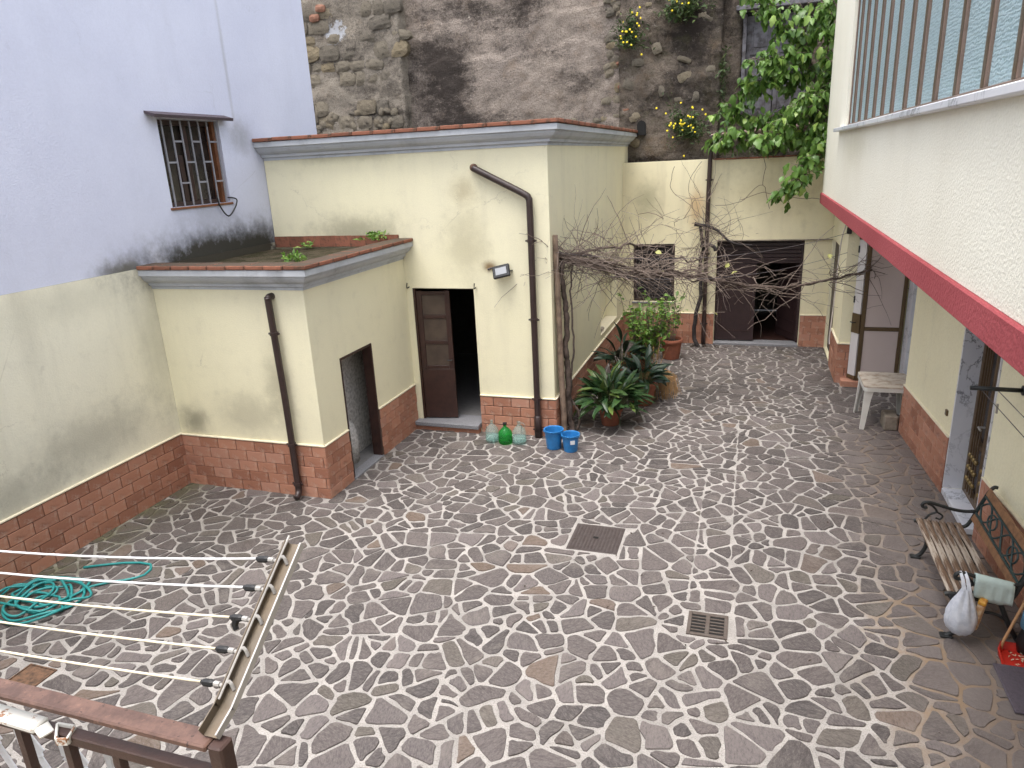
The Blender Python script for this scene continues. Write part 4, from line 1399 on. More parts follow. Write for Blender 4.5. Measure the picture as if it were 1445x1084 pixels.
wall_shrub((-1.52, 17.25, 4.88), .48, 760, 34, 'yellow-flowered shrub low on the old wall near the arched hole')
wall_shrub((-2.78, 17.3, 6.9), .42, 560, 20, 'yellow-flowered tuft high on the old wall, left of the shutters')
wall_shrub((-1.75, 17.3, 7.35), .55, 620, 12, 'straggling flowering weeds at the top edge above the mossy wall', (1.3, .5, .6))
wall_shrub((-.78, 17.45, 5.9), .35, 160, 0, 'thin ivy strip climbing the crack left of the shutters', (.25, .4, 1.6), 'climbing_weed')
wall_shrub((.2, 17.2, 4.3), .5, 260, 0, 'low weeds growing along the top of the rear wall coping', (1.8, .4, .25), 'weed')
wall_shrub((-4.9, 17.3, 5.0), .22, 40, 7, 'tiny yellow weed peeping over the tall annex roof edge', (1.2, .4, .5))


def roof_weed(c, r, n, label):
    t = thing('weed', label, 'weed', 'weeds on the mossy roof', c)
    b = MB()
    for i in range(n):
        p = (rnd.gauss(0, r * .4), rnd.gauss(0, r * .4), rnd.uniform(0, r * .5))
        add_leaf(b, rnd.choice(wl_), orient(p, (rnd.gauss(0, .7), rnd.gauss(0, .7), rnd.uniform(.2, 1)), rnd.uniform(-1, 1), rnd.uniform(.8, 1.6)))
    b.build('foliage', K['leaf_bright'], t, recalc=False)
    MB().tube([(0, 0, 0), (.01, 0, r * .6)], .006, 4).build('stem', K['stem_green'], t)


roof_weed((-6.05, 8.55, 3.07), .24, 60, 'green weed tuft in the middle of the mossy roof')
roof_weed((-5.62, 10.1, 3.2), .22, 50, 'green weed growing at the far right corner of the mossy roof')
roof_weed((-6.95, 10.2, 3.1), .14, 22, 'tiny weed against the red skirting on the mossy roof')

# ------------------------------------------------------------------ leafy tree spilling over the back wall
tr = thing('mulberry_tree', 'leafy green tree spilling over the rear wall beside the roughcast house', 'tree')
tl = [leaf_mesh(.20, .12, .14, .9, K['leaf_tree'], lobed=True, seg=6), leaf_mesh(.17, .09, .2, 1.1, K['leaf_tree'], lobed=True, seg=6), leaf_mesh(.13, .08, .1, .6, K['leaf_tree'], lobed=False, seg=4), leaf_mesh(.09, .05, .25, .4, K['leaf_tree'], lobed=False, seg=3)]
limbs = []
root = Vector((1.75, 17.35, 4.2))
def limb(pts, r0, r1):
    p = smooth_path(pts, 5)
    limbs.append((p, r0, r1))
    return p
limb([root, (1.45, 17.0, 4.9), (1.1, 16.8, 5.5), (.85, 16.7, 6.2), (.75, 16.7, 6.9)], .07, .02)
limb([(1.45, 17.0, 4.9), (.9, 16.75, 4.95), (.4, 16.6, 4.85), (-.2, 16.6, 4.95), (-.6, 16.65, 5.1)], .04, .01)
limb([(1.1, 16.8, 5.5), (.6, 16.6, 5.6), (.1, 16.5, 5.6), (-.25, 16.5, 5.45)], .035, .01)
limb([(1.4, 17, 5.0), (1.35, 16.5, 4.6), (1.15, 16.1, 4.2), (.9, 15.9, 3.75), (.55, 15.9, 3.45)], .035, .008)
limb([(.85, 16.7, 6.2), (.5, 16.6, 6.5), (.2, 16.6, 6.8), (-.2, 16.5, 7.2), (-.3, 16.5, 7.7)], .03, .01)
limb([(.75, 16.7, 6.5), (1.1, 16.5, 6.6), (1.3, 16.4, 6.9)], .025, .008)
limb([(1.1, 16.8, 5.5), (1.15, 16.4, 5.3), (.9, 16.2, 5.1), (.5, 16.1, 4.7), (.3, 16.1, 4.4)], .03, .008)
limb([(1.45, 17.0, 4.9), (1.5, 16.6, 5.4), (1.25, 16.4, 5.9), (1.2, 16.4, 6.5)], .03, .008)
limb([(1.1, 16.8, 5.5), (1.3, 16.4, 5.0), (1.25, 16.3, 4.6), (1.2, 16.2, 4.3)], .025, .008)
limb([(.85, 16.7, 6.2), (.6, 16.5, 6.0), (.3, 16.4, 5.9), (.0, 16.4, 6.0)], .025, .008)
limb([root, (1.3, 16.9, 4.5), (.8, 16.6, 4.45), (.2, 16.5, 4.5), (-.4, 16.55, 4.6), (-.75, 16.6, 4.55)], .04, .008)
b = MB()
for p, r0, r1 in limbs:
    b.tube(p, [r0 + (r1 - r0) * i / (len(p) - 1) for i in range(len(p))], 6)
cand = []
for p, r0, r1 in limbs:
    for i in range(3, len(p)):
        nsh = 5 if r0 < .05 else 4
        for k in range(nsh):
            d = Vector((rnd.gauss(-.2, .8), rnd.gauss(-.5, .5), rnd.gauss(.1, .6))).normalized()
            L = rnd.uniform(.15, .42)
            e = p[i] + d * L
            m_ = (p[i] + e) / 2 + Vector((0, 0, .04))
            b.tube([p[i], m_, e], [.007, .005, .003], 4)
            for j in range(rnd.randint(3, 6)):
                q = p[i].lerp(e, rnd.uniform(.35, 1.05))
                ld = Vector((rnd.gauss(0, .7) + d.x * .4, rnd.gauss(-.5, .5), rnd.gauss(-.85, .5)))
                cand.append((q, ld))
b.build('trunk', K['twig'], tr, smooth=True)
rnd.shuffle(cand)
def inview(q):
    z = project(q[0])
    return z and 960 < z[0] < 1185 and -10 < z[1] < 310
cand.sort(key=lambda q: (0 if inview(q) else 1, q[0].y))
rest = MB()
for i, (q, ld) in enumerate(cand):
    M = orient(q, ld, rnd.gauss(0, .5), rnd.uniform(.75, 1.35))
    me = rnd.choice(tl)
    if i < 300:
        put('leaf', me, tr, M)
    else:
        add_leaf(rest, me, M)
if rest.v:
    o = rest.build('crown', K['leaf_tree'], tr, smooth=True, recalc=False); o['kind'] = 'stuff'

# ------------------------------------------------------------------ vines
cordon = [(-2.81, 10.65, 2.92), (-2.69, 10.75, 2.82), (-2.41, 11.0, 2.71), (-2.13, 11.3, 2.57), (-1.9, 11.6, 2.45), (-1.43, 12.0, 2.41), (-1.01, 12.4, 2.31), (-0.67, 12.6, 2.23), (-0.08, 12.9, 2.06), (0.5, 13.1, 1.99), (1.09, 13.4, 2.01), (1.57, 13.7, 2.08), (2.03, 13.75, 2.2)]
cord2 = [(-2.69, 10.75, 2.86), (-2.34, 11.2, 2.9), (-1.91, 12.0, 2.85), (-1.43, 13.0, 2.59), (-1.01, 14.0, 2.33), (-.9, 15.2, 2.4), (-1.0, 16.5, 2.45)]
trunk1 = [(-2.66, 10.62, -.02), (-2.70, 10.64, .33), (-2.68, 10.66, .83), (-2.72, 10.66, 1.31), (-2.70, 10.68, 1.77), (-2.73, 10.68, 2.22), (-2.76, 10.66, 2.61), (-2.74, 10.66, 2.89)]
trunk2 = [(-1.06, 16.45, 0.0), (-1.16, 16.5, 0.31), (-1.11, 16.52, 0.8), (-1.04, 16.55, 1.28), (-1.07, 16.55, 1.69), (-1.02, 16.55, 2.24), (-1.07, 16.55, 2.71)]
br2 = [(-1.21, 16.5, 2.78), (-1.04, 16.52, 2.74), (-0.73, 16.45, 2.64), (-0.45, 16.35, 2.41), (0.0, 16.2, 2.34)]


def knot(pts, k, amp):
    p = smooth_path(pts, k)
    return [q + Vector((noise.noise(q * 4.1), noise.noise(q * 4.1 + Vector((9, 0, 0))), noise.noise(q * 4.1 + Vector((0, 9, 0))))) * amp for q in p]


def twigs(paths, n, parent, zspread=.45, lmin=.4, lmax=1.3, seed=1, mat='twig', up=.15):
    r = random.Random(seed)
    b = MB()
    for i in range(n):
        path = r.choice(paths)
        p = Vector(path[min(int(r.random() * len(path)), len(path) - 1)]) + Vector((r.gauss(0, .06), r.gauss(0, .06), r.gauss(0, .06)))
        al = Vector(path[-1]) - Vector(path[0]); al.normalize()
        d = (al * r.uniform(-.6, 1.2) + Vector((r.gauss(0, .45), r.gauss(0, .35), r.gauss(up, zspread)))).normalized()
        L = r.uniform(lmin, lmax); ns = 7
        pts_ = [p]
        for k in range(ns):
            d = (d + Vector((r.gauss(0, .22), r.gauss(0, .22), r.gauss(-.05, .22)))).normalized()
            pts_.append(pts_[-1] + d * L / ns)
        r0 = r.uniform(.004, .009)
        b.tube(pts_, [r0 * (1 - .6 * k / ns) for k in range(ns + 1)], 4, caps=False)
        if r.random() < .5:
            k = r.randint(2, 5)
            e = pts_[k] + Vector((r.gauss(0, .2), r.gauss(0, .15), r.gauss(0, .2)))
            b.tube([pts_[k], (pts_[k] + e) / 2 + Vector((0, 0, .02)), e], .0035, 3, caps=False)
    o = b.build('twigs', K[mat], parent, recalc=False)
    o['kind'] = 'stuff'
    return o


v1 = thing('grapevine', 'bare tangled grapevine climbing the wooden post and crossing the yard', 'vine')
p = knot(trunk1, 12, .05)
MB().tube(p, [(.055 - .02 * i / len(p)) * (1 + .35 * noise.noise(Vector((i * .6, 2, 0)))) for i in range(len(p))], 8).build('trunk', K['vine_bark'], v1, smooth=True)
p = knot([(-2.58, 10.68, 0), (-2.55, 10.7, .25), (-2.63, 10.68, .6), (-2.66, 10.7, 1.0), (-2.60, 10.72, 1.6), (-2.64, 10.75, 2.3), (-2.6, 10.85, 2.75)], 6, .06)
MB().tube(p, [.025 - .012 * i / len(p) for i in range(len(p))], 6).build('trunk', K['vine_bark'], v1, smooth=True)
cp = knot(cordon, 10, .06)
MB().tube(cp, [.055 * (1 - .72 * i / len(cp)) * (1 + .4 * noise.noise(Vector((i * .5, 7, 0)))) for i in range(len(cp))], 8).build('cordon', K['vine_bark'], v1, smooth=True)
for sd_, am in ((2, .09), (5, .12), (8, .14)):
    cpp = [q + Vector((noise.noise(q * 1.7 + Vector((sd_, 0, 0))), noise.noise(q * 1.7 + Vector((0, sd_, 0))), noise.noise(q * 1.7 + Vector((0, 0, sd_))))) * am * 2 for q in smooth_path(cordon[:9], 5)]
    MB().tube(cpp, [.03 * (1 - .65 * i / len(cpp)) for i in range(len(cpp))], 6).build('cordon', K['vine_bark'], v1, smooth=True)
c2 = knot(cord2, 6, .08)
MB().tube(c2, [.022 * (1 - .5 * i / len(c2)) for i in range(len(c2))], 6).build('cordon', K['vine_bark'], v1, smooth=True)
twigs([cp[:len(cp) // 2]], 210, v1, .25, .4, 1.1, 3)
twigs([cp], 150, v1, .32, .5, 1.5, 4)
twigs([c2], 70, v1, .35, .4, 1.2, 5)
yl = leaf_mesh(.11, .09, .15, .5, K['yellow_leaf'], seg=3)
for q in ((-2.05, 11.3, 2.95), (-1.5, 12.0, 2.75), (-1.35, 12.1, 2.42), (-.35, 12.8, 2.45), (-.2, 12.8, 2.3), (1.3, 13.5, 2.5), (-.6, 13.0, 1.55)):
    put('leaf', yl, v1, orient(q, (rnd.gauss(0, 1), -.6, rnd.gauss(-.3, .3)), rnd.gauss(0, .5), 1.0))
v2 = thing('grapevine', 'dark bare vine climbing the drainpipe beside the garage door', 'vine')
p = knot(trunk2, 6, .05)
MB().tube(p, [.05 - .012 * i / len(p) for i in range(len(p))], 8).build('trunk', K['vine_dark'], v2, smooth=True)
p = knot(br2, 5, .05)
MB().tube(p, [.045 - .03 * i / len(p) for i in range(len(p))], 8).build('branch', K['vine_dark'], v2, smooth=True)
p2 = knot([(-1.07, 16.5, 2.3), (-.9, 16.4, 2.35), (-.78, 16.35, 2.3), (-.74, 16.35, 2.2)], 4, .03)
MB().tube(p2, [.045, .045] + [.04] * (len(p2) - 2), 7).build('branch', K['vine_dark'], v2, smooth=True)
twigs([p, [(-1.1, 16.5, 2.7), (-1.5, 16.4, 2.9), (-1.9, 16.4, 2.9)], [(-1.0, 16.5, 2.7), (-1.0, 16.5, 3.3)]], 46, v2, .5, .5, 1.4, 11, 'twig', .2)
b = MB()
for pt in ([(.32, 16.6, 3.05), (.15, 16.6, 3.57), (-.27, 16.6, 3.22), (-.78, 16.6, 3.16)], [(1.3, 16.3, 3.25), (.8, 16.5, 3.3), (.2, 16.6, 3.4), (-.3, 16.6, 3.25)], [(.15, 16.6, 3.57), (.2, 16.6, 4.0), (.1, 16.6, 4.3)], [(-1.1, 16.5, 3.0), (-1.5, 16.6, 3.3), (-1.75, 16.6, 3.6), (-1.7, 16.6, 4.0)], [(-1.1, 16.5, 2.8), (-1.35, 16.6, 3.4), (-1.25, 16.6, 3.9), (-1.1, 16.6, 4.1)]):
    b.tube(knot(pt, 5, .05), .006, 4)
b.build('shoot', K['twig'], v2)
dl_ = MB()
for i in range(60):
    p = Vector((-1.0 + rnd.gauss(0, .2), 16.45 + rnd.gauss(0, .08), .02))
    add_leaf(dl_, rnd.choice(wl_), orient(p, (rnd.gauss(0, 1), rnd.gauss(0, 1), .1), 0, 1))
o = dl_.build('leaf_litter', K['dead_leaf'], recalc=False)
tag(o, 'dead leaves heaped at the foot of the vine', 'leaves'); o['kind'] = 'stuff'
po = MB().tube(knot([(-2.74, 10.52, -.02), (-2.76, 10.52, .8), (-2.78, 10.53, 1.5), (-2.80, 10.54, 2.4), (-2.82, 10.55, 3.2)], 6, .012), [.05] * 13 + [.045] * 12, 9).build('wooden_post', K['post_wood'], smooth=True)
tag(po, 'weathered wooden post at the annex corner holding the vine', 'post')
b = MB()
for (a, e, sag) in (((-2.8, 10.5, 2.95), (1.64, 14.06, 2.80), .25), ((-2.8, 10.5, 2.7), (1.64, 14.06, 2.45), .3)):
    a = Vector(a); e = Vector(e)
    b.tube([a.lerp(e, t / 12) - Vector((0, 0, sag * 4 * (t / 12) * (1 - t / 12))) for t in range(13)], .004, 4)
o = b.build('vine_wire', K['wire'])
tag(o, 'thin wires strung from the post to the house pillar under the vine', 'wire')
o = MB().tube(smooth_path([(1.60, 14.2, 2.95), (1.60, 14.8, 2.5), (1.60, 15.05, 1.5), (1.58, 15.1, .7), (1.58, 15.05, .5)]), .012, 6).build('cable', K['cable_white'], smooth=True)
tag(o, 'white cable hanging down the pillar beside the narrow side door', 'cable')
# insulator at the pillar head
o = MB().box((1.60, 14.02, 2.78), (1.68, 14.09, 2.9), .01).tube([(1.63, 14.05, 2.9), (1.63, 13.98, 2.92), (1.62, 13.92, 2.86)], .012, 6).build('wall_bracket', K['iron'])
tag(o, 'small dark bracket high on the pillar holding the vine wires', 'bracket')


# ------------------------------------------------------------------ potted plants
def pot(parent, r, h, mat='terracotta'):
    MB().lathe([(0, 0), (r * .68, 0), (r * .72, .02), (r * .93, h * .82), (r * 1.02, h * .83), (r * 1.05, h * .9), (r * 1.02, h), (r * .92, h), (r * .88, h * .86), (0, h * .86)], 28).build('pot', K[mat], parent, smooth=False)
    MB().lathe([(r * .9, h * .868), (0, h * .89)], 16).build('soil', K['soil'], parent)


asp = [leaf_mesh(.40, .10, .22, .5, K['leaf_aspid'], seg=6), leaf_mesh(.36, .09, .25, .9, K['leaf_aspid'], seg=6), leaf_mesh(.34, .085, .2, .3, K['leaf_aspid'], seg=6)]
aspd = []
for q in asp:
    q2 = q.copy(); q2.materials[0] = K['leaf_dark']; aspd.append(q2)


def aspidistra(loc, pr, ph, n, label, meshes, spread=.36, hgt=.55):
    t = thing('potted_plant', label, 'potted plant', 'potted plants along the annex wall', loc)
    pot(t, pr, ph)
    st = MB()
    for i in range(n):
        a = rnd.uniform(0, 6.283); rr = math.sqrt(rnd.random())
        base = Vector((math.cos(a) * pr * .5 * rr, math.sin(a) * pr * .5 * rr, ph * .85))
        hh = hgt * (1.05 - .75 * rr) * rnd.uniform(.7, 1.2)
        tip = Vector((math.cos(a) * spread * rr * .62, math.sin(a) * spread * rr * .62, ph + hh * rnd.uniform(.3, .62)))
        st.tube([base, (base + tip) / 2, tip], .005, 4, caps=False)
        a2 = a + rnd.gauss(0, .5)
        d = Vector((math.cos(a2) * (rr + .1), math.sin(a2) * (rr + .1), 1.1 - 1.1 * rr + rnd.gauss(0, .35)))
        put('leaf', rnd.choice(meshes), t, orient(tip, d, rnd.gauss(0, .6), rnd.uniform(.75, 1.25)))
    st.build('leaf_stalks', K['stem_green'], t)
    return t


aspidistra((-2.10, 11.12, 0), .20, .30, 150, 'broad-leaved plant in a terracotta pot nearest the buckets', asp, .60, .95)
aspidistra((-1.72, 12.25, 0), .24, .42, 60, 'dark leafy plant in the tall terracotta pot behind the first', aspd, .42, .55)
aspidistra((-2.25, 13.0, 0), .2, .5, 42, 'dark strap-leaved plant pressed against the annex wall', aspd, .55, .9)
smal = [leaf_mesh(.12, .07, .2, .4, K['leaf_bright'], seg=3), leaf_mesh(.075, .05, .2, .3, K['leaf_bright'], seg=3)]


def shrub(loc, pr, ph, nst, hgt, label, lean=.25, nl=9):
    t = thing('potted_shrub', label, 'potted plant', 'potted plants along the annex wall', loc)
    pot(t, pr, ph)
    st = MB(); fo = MB()
    for i in range(nst):
        a = rnd.uniform(0, 6.283)
        base = Vector((math.cos(a) * .06, math.sin(a) * .06, ph * .85))
        tip = Vector((math.cos(a) * lean * rnd.uniform(.3, 1.2), math.sin(a) * lean * rnd.uniform(.3, 1.2), ph + hgt * rnd.uniform(.55, 1.05)))
        pth = smooth_path([base, base.lerp(tip, .4) + Vector((rnd.gauss(0, .03), rnd.gauss(0, .03), .05)), tip], 4)
        st.tube(pth, .006, 4, caps=False)
        for k in range(nl):
            q = pth[rnd.randint(4, len(pth) - 1)] + Vector((rnd.gauss(0, .05), rnd.gauss(0, .05), rnd.gauss(0, .05)))
            add_leaf(fo, rnd.choice(smal), orient(q, (rnd.gauss(0, 1), rnd.gauss(-.2, 1), rnd.gauss(.2, .5)), rnd.gauss(0, .5), rnd.uniform(.7, 1.3)))
    st.build('stems', K['twig'], t)
    fo.build('foliage', K['leaf_bright'], t, recalc=False)
    return t


shrub((-1.85, 13.55, 0), .2, .35, 62, 1.15, 'bright green bushy shrub in the middle of the pot row', .42, 11)
shrub((-1.55, 15.35, 0), .24, .45, 16, .95, 'sparse leggy shrub in the farthest terracotta pot', .34, 8)
shrub((-2.2, 14.7, 0), .2, .3, 14, 1.25, 'tall thin shrub close to the annex wall below the rear window', .34, 9)
b = MB()
for i in range(420):
    a = rnd.uniform(0, 6.283); rr = rnd.random() ** .6
    p0 = Vector((-1.55 + math.cos(a) * .09, 12.95 + math.sin(a) * .1, rnd.uniform(.3, .5)))
    p2_ = Vector((-1.5 + math.cos(a) * .44 * rr * rnd.uniform(.6, 1.2), 12.8 + math.sin(a) * .48 * rr * rnd.uniform(.6, 1.2), .02 + rnd.uniform(0, .3) * (1 - rr)))
    b.tube([p0, (p0 + p2_) / 2 + Vector((math.cos(a) * .1, math.sin(a) * .1, .1)), p2_], .003, 3, caps=False)
for i in range(30):
    a = rnd.uniform(0, 6.283)
    p0 = Vector((-1.6, 12.95, .35)); e = Vector((-1.65 + rnd.gauss(0, .2), 12.95 + rnd.gauss(0, .2), rnd.uniform(.6, .95)))
    b.tube([p0, e], .003, 3, caps=False)
o = b.build('dry_plant', K['straw'], recalc=False)
tag(o, 'dried straw-coloured clump drooping beside the pots', 'dry plant')

# ------------------------------------------------------------------ bottles and buckets
def bottle(loc, r, h, mat, label, kind):
    t = thing('demijohn', label, 'bottle', 'bottles by the doorstep', loc)
    prof = [(0, 0), (r * .9, 0), (r, .02), (r, h * .5), (r * .93, h * .6), (r * .55, h * .75), (r * .24, h * .85), (r * .22, h * .97), (r * .27, h * .98), (r * .27, h), (r * .2, h),
            (r * .18, h * .86), (r * .5, h * .74), (r * .88, h * .6), (r * .95, h * .5), (r * .95, .03), (0, .02)]
    MB().lathe(prof, 28).build('body', K[mat], t, smooth=True)
    if kind != 'cap':
        MB().lathe([(0, .022), (r * .945, .032), (r * .945, h * .26), (0, h * .26)], 24).build('water', K['water'], t, smooth=False)
    if kind == 'cap':
        MB().lathe([(0, h * .98), (r * .3, h * .98), (r * .3, h * 1.06), (0, h * 1.07)], 14).build('cap', K['black'], t)
    if kind == 'handle':
        MB().tube(smooth_path([(r * .25, 0, h * .93), (r * .7, 0, h * .93), (r * .85, 0, h * .8), (r * .75, 0, h * .66)]), .012, 8).build('handle', K[mat], t, smooth=True)
    return t


bottle((-3.80, 9.98, .012), .11, .36, 'bottle_clear', 'clear glass demijohn nearest the doorstep', 'plain')
bottle((-3.57, 9.96, .012), .11, .32, 'bottle_green', 'green plastic water bottle with black cap between two clear ones', 'cap')
bottle((-3.35, 10.0, .012), .112, .36, 'bottle_clear', 'clear glass demijohn with side handle, right of the green bottle', 'handle')


def bucket(loc, r, h, label, lab):
    t = thing('bucket', label, 'bucket', 'blue buckets', loc)
    MB().lathe([(0, 0), (r * .74, 0), (r * .76, .012), (r * .97, h * .94), (r * 1.06, h * .94), (r * 1.06, h), (r * .97, h), (r * .93, h * .97), (r * .72, .02), (0, .02)], 30).build('body', K['blue_plastic'], t, smooth=False)
    MB().tube([(math.cos(a) * r * 1.07, math.sin(a) * r * 1.07 - .02 * math.sin(a), h * .9 - .0 * a) for a in [math.pi + k * math.pi / 12 for k in range(13)]], .005, 6).build('handle', K['blue_plastic'], t)
    MB().add([(-r * .15, -r * 1.04, h), (r * .15, -r * 1.04, h), (0, -r * 1.28, h), (0, -r * 1.04, h * .9)], [(0, 1, 2), (0, 2, 3), (1, 3, 2)]).build('spout', K['blue_plastic'], t)
    if lab:
        MB().box((-.035, -r * .945, h * .52), (.035, -r * .925, h * .75)).build('sticker', K['label_white'], t, M=Matrix.Rotation(R(28), 4, 'Z'))


bucket((-2.76, 9.92, .012), .147, .31, 'larger blue bucket standing next to the drainpipe foot', False)
bucket((-2.48, 9.86, .012), .137, .275, 'blue bucket with white sticker, right of the other bucket', True)

# ------------------------------------------------------------------ covers in the paving
mc = thing('manhole_cover', 'square ribbed steel manhole cover set in the paving', 'manhole cover')
x0, x1, y0, y1 = holes_floor[0]
MB().box((x0, y0, -.05), (x1, y1, .006), .004).build('plate', K['steel_lid'], mc)
for i in range(14):
    x = x0 + .03 + i * (x1 - x0 - .06) / 13
    for k in range(2):
        MB().box((x - .012, y0 + .025 + k * .28, .0065), (x + .012, y0 + .285 + k * .28, .013), .002).build('rib', K['steel_lid'], mc)
MB().box((-1.60, 7.33, .0135), (-1.54, 7.37, .016)).build('keyhole', K['black_hole'], mc)
dg = thing('drain_grate', 'square cast drain grate with two columns of slots', 'drain grate')
x0, x1, y0, y1 = holes_floor[1]
MB().box((x0 + .03, y0 + .03, -.03), (x1 - .03, y1 - .03, .003)).build('pit', K['black_hole'], dg)
b = MB().box((x0, y0, -.03), (x0 + .035, y1, .016), .003).box((x1 - .035, y0, -.03), (x1, y1, .016), .003).box((x0 + .036, y0, -.03), (x1 - .036, y0 + .035, .016), .003).box((x0 + .036, y1 - .035, -.03), (x1 - .036, y1, .016), .003)
b.box(((x0 + x1) / 2 - .02, y0 + .036, -.02), ((x0 + x1) / 2 + .02, y1 - .036, .015), .003)
b.build('frame', K['grate'], dg)
for i in range(6):
    y = y0 + .055 + i * .05
    for a, e in ((x0 + .036, (x0 + x1) / 2 - .021), ((x0 + x1) / 2 + .021, x1 - .036)):
        MB().box((a, y - .003 + .018, -.02), (e, y + .018 + .012, .013), .002).build('slat', K['grate'], dg)
rp = thing('access_plate', 'small rusty rectangular plate in the paving behind the railing', 'cover plate')
x0, x1, y0, y1 = holes_floor[2]
MB().box((x0, y0, -.03), (x1, y1, .006), .003).build('plate', K['rust_plate'], rp)
b = MB().box((x0 - .015, y0 - .015, -.03), (x0 - .001, y1 + .015, .012)).box((x1 + .001, y0 - .015, -.03), (x1 + .015, y1 + .015, .012)).box((x0, y0 - .015, -.03), (x1, y0 - .001, .012)).box((x0, y1 + .001, -.03), (x1, y1 + .015, .012))
b.build('rim', K['rust_plate'], rp)

# ------------------------------------------------------------------ hose
pts_ = []
hr = random.Random(5)
cx, cy = -7.12, 4.68
a = 0.0
for i in range(150):
    k = i / 150
    a += .33
    rx = .34 + .12 * math.sin(i * .21) + .06 * math.sin(i * .53); ry = .26 + .10 * math.cos(i * .17)
    ox = .14 * math.sin(i * .09); oy = .10 * math.cos(i * .13)
    pts_.append((max(cx + ox + rx * math.cos(a), -7.6), cy + oy + ry * math.sin(a), .025 + .05 * k + .018 * math.sin(i * 1.3)))
pts_ += [(-6.75, 5.0, .03), (-6.5, 5.2, .02), (-6.35, 5.35, .02), (-6.45, 5.55, .02), (-6.8, 5.5, .02), (-7.2, 5.3, .02)]
o = MB().tube(smooth_path(pts_, 2), .014, 7).build('garden_hose', K['hose_teal'], smooth=True)
tag(o, 'teal garden hose lying in loose coils by the tiled wall base', 'hose')

# ------------------------------------------------------------------ table and block
tb = thing('plastic_table', 'weathered white plastic garden table standing before the porch', 'table', loc=(2.12, 12.02, 0))
n = 8
pl = []
for cx_, cy_, a0 in ((.29, .35, 0), (-.29, .35, 90), (-.29, -.35, 180), (.29, -.35, 270)):
    pl += [(cx_ + .06 * math.cos(R(a0 + k * 30)), cy_ + .06 * math.sin(R(a0 + k * 30))) for k in range(4)]
MB().prism(pl, .695, .72).build('table_top', K['table_top'], tb)
b = MB()
n = len(pl)
pin = [(x * .95, y * .95) for x, y in pl]
b.add([(*q, .694) for q in pl] + [(*q, .635) for q in pl] + [(*q, .635) for q in pin] + [(*q, .694) for q in pin], [(i, (i + 1) % n, n + (i + 1) % n, n + i) for i in range(n)] + [(n + i, n + (i + 1) % n, 2 * n + (i + 1) % n, 2 * n + i) for i in range(n)] + [(2 * n + i, 2 * n + (i + 1) % n, 3 * n + (i + 1) % n, 3 * n + i) for i in range(n)])
b.build('apron', K['white_plastic'], tb)
for sx in (-1, 1):
    for sy in (-1, 1):
        b = MB()
        pr = [(-.055, -.02), (.055, -.02), (.055, .02), (-.055, .02)]
        rows = []
        for z, sc_, ox in ((.69, 1.3, 0), (.5, .95, .005), (.25, .75, .015), (.008, .6, .03)):
            for px_, py_ in ((0, 0), (1, 0), (1, .28), (.28, .28), (.28, 1), (0, 1)):
                rows.append((sx * (.325 + ox - px_ * .10 * sc_), sy * (.385 + ox - py_ * .10 * sc_), z))
        ff = []
        for i in range(3):
            ff += [(i * 6 + k, i * 6 + (k + 1) % 6, i * 6 + 6 + (k + 1) % 6, i * 6 + 6 + k) for k in range(6)]
        ff += [tuple(range(6)), tuple(range(18, 24))]
        b.add(rows, ff).build('leg', K['white_plastic'], tb)
o = MB().box((2.1, 11.62, .008), (2.3, 11.95, .25), .02).build('concrete_block', K['concrete'])
tag(o, 'rough concrete block on the ground under the plastic table', 'block')

# ------------------------------------------------------------------ bench
bn = thing('bench', 'old garden bench with cast-iron ends and peeling wooden slats', 'bench')
BY0, BY1 = 6.36, 7.74
for y in (BY0, BY1):
    T = lambda L: smooth_path([(q[0], y, q[1]) for q in L], 5)
    ef = bpy.data.objects.new('end_frame', None); col.objects.link(ef); ef.parent = bn
    b = MB()
    b.tube(T([(1.84, .008), (1.90, .06), (1.94, .18), (1.92, .30), (1.86, .40), (1.82, .445)]), .022, 8)
    b.tube(T([(1.79, .44), (1.84, .455), (2.0, .435), (2.15, .42), (2.26, .43), (2.31, .50), (2.36, .65), (2.43, .84), (2.47, .90), (2.50, .90)]), .019, 8)
    b.tube(T([(2.22, .42), (2.28, .28), (2.36, .12), (2.44, .008)]), .022, 8)
    b.tube(T([(1.92, .22), (2.05, .30), (2.2, .30), (2.30, .24)]), .014, 8)
    b.build('side_casting', K['iron'], ef, smooth=True)
    b = MB().tube(T([(1.90, .615), (1.865, .61), (1.85, .635), (1.87, .665), (1.92, .67), (2.02, .645), (2.14, .615), (2.25, .605), (2.35, .62)]), .018, 8)
    b.tube(T([(1.88, .45), (1.93, .53), (1.99, .57), (1.95, .63), (1.90, .655)]), .012, 8)
    b.tube(T([(1.99, .57), (2.05, .53), (2.03, .49), (1.99, .50)]), .010, 8)
    b.build('armrest', K['iron'], ef, smooth=True)
    b = MB().box((1.80, y - .035, .004), (1.90, y + .035, .03), .006).box((2.39, y - .03, .004), (2.47, y + .03, .03), .006)
    b.build('foot', K['iron'], ef)
for i in range(6):
    x = 1.835 + i * .072
    z = .472 - .018 * math.sin(min(i / 5, 1) * 2.4)
    M = Matrix.Translation((x, (BY0 + BY1) / 2, z)) @ Matrix.Rotation(rnd.gauss(0, .03), 4, 'Y')
    MB().box((-.029, -(BY1 - BY0) / 2 + .0, -.012), (.029, (BY1 - BY0) / 2, .012), .005).build('seat_slat', K['wood_slat'], bn, M=M)
tdir = Vector((.10, 0, .30)).normalized()
bo = Vector((2.315, 0, .50))
def bp(y, t): q = bo + tdir * t; return (q.x - .012, y, q.z)
nrm = Vector((tdir.z, 0, -tdir.x))
def rail(t0_, t1_, mat, name):
    tm = (t0_ + t1_) / 2
    MB().bar(bp(BY0 + .02, tm), bp(BY1 - .02, tm), t1_ - t0_, .024, up=nrm, bev=.005).build(name, mat, bn)
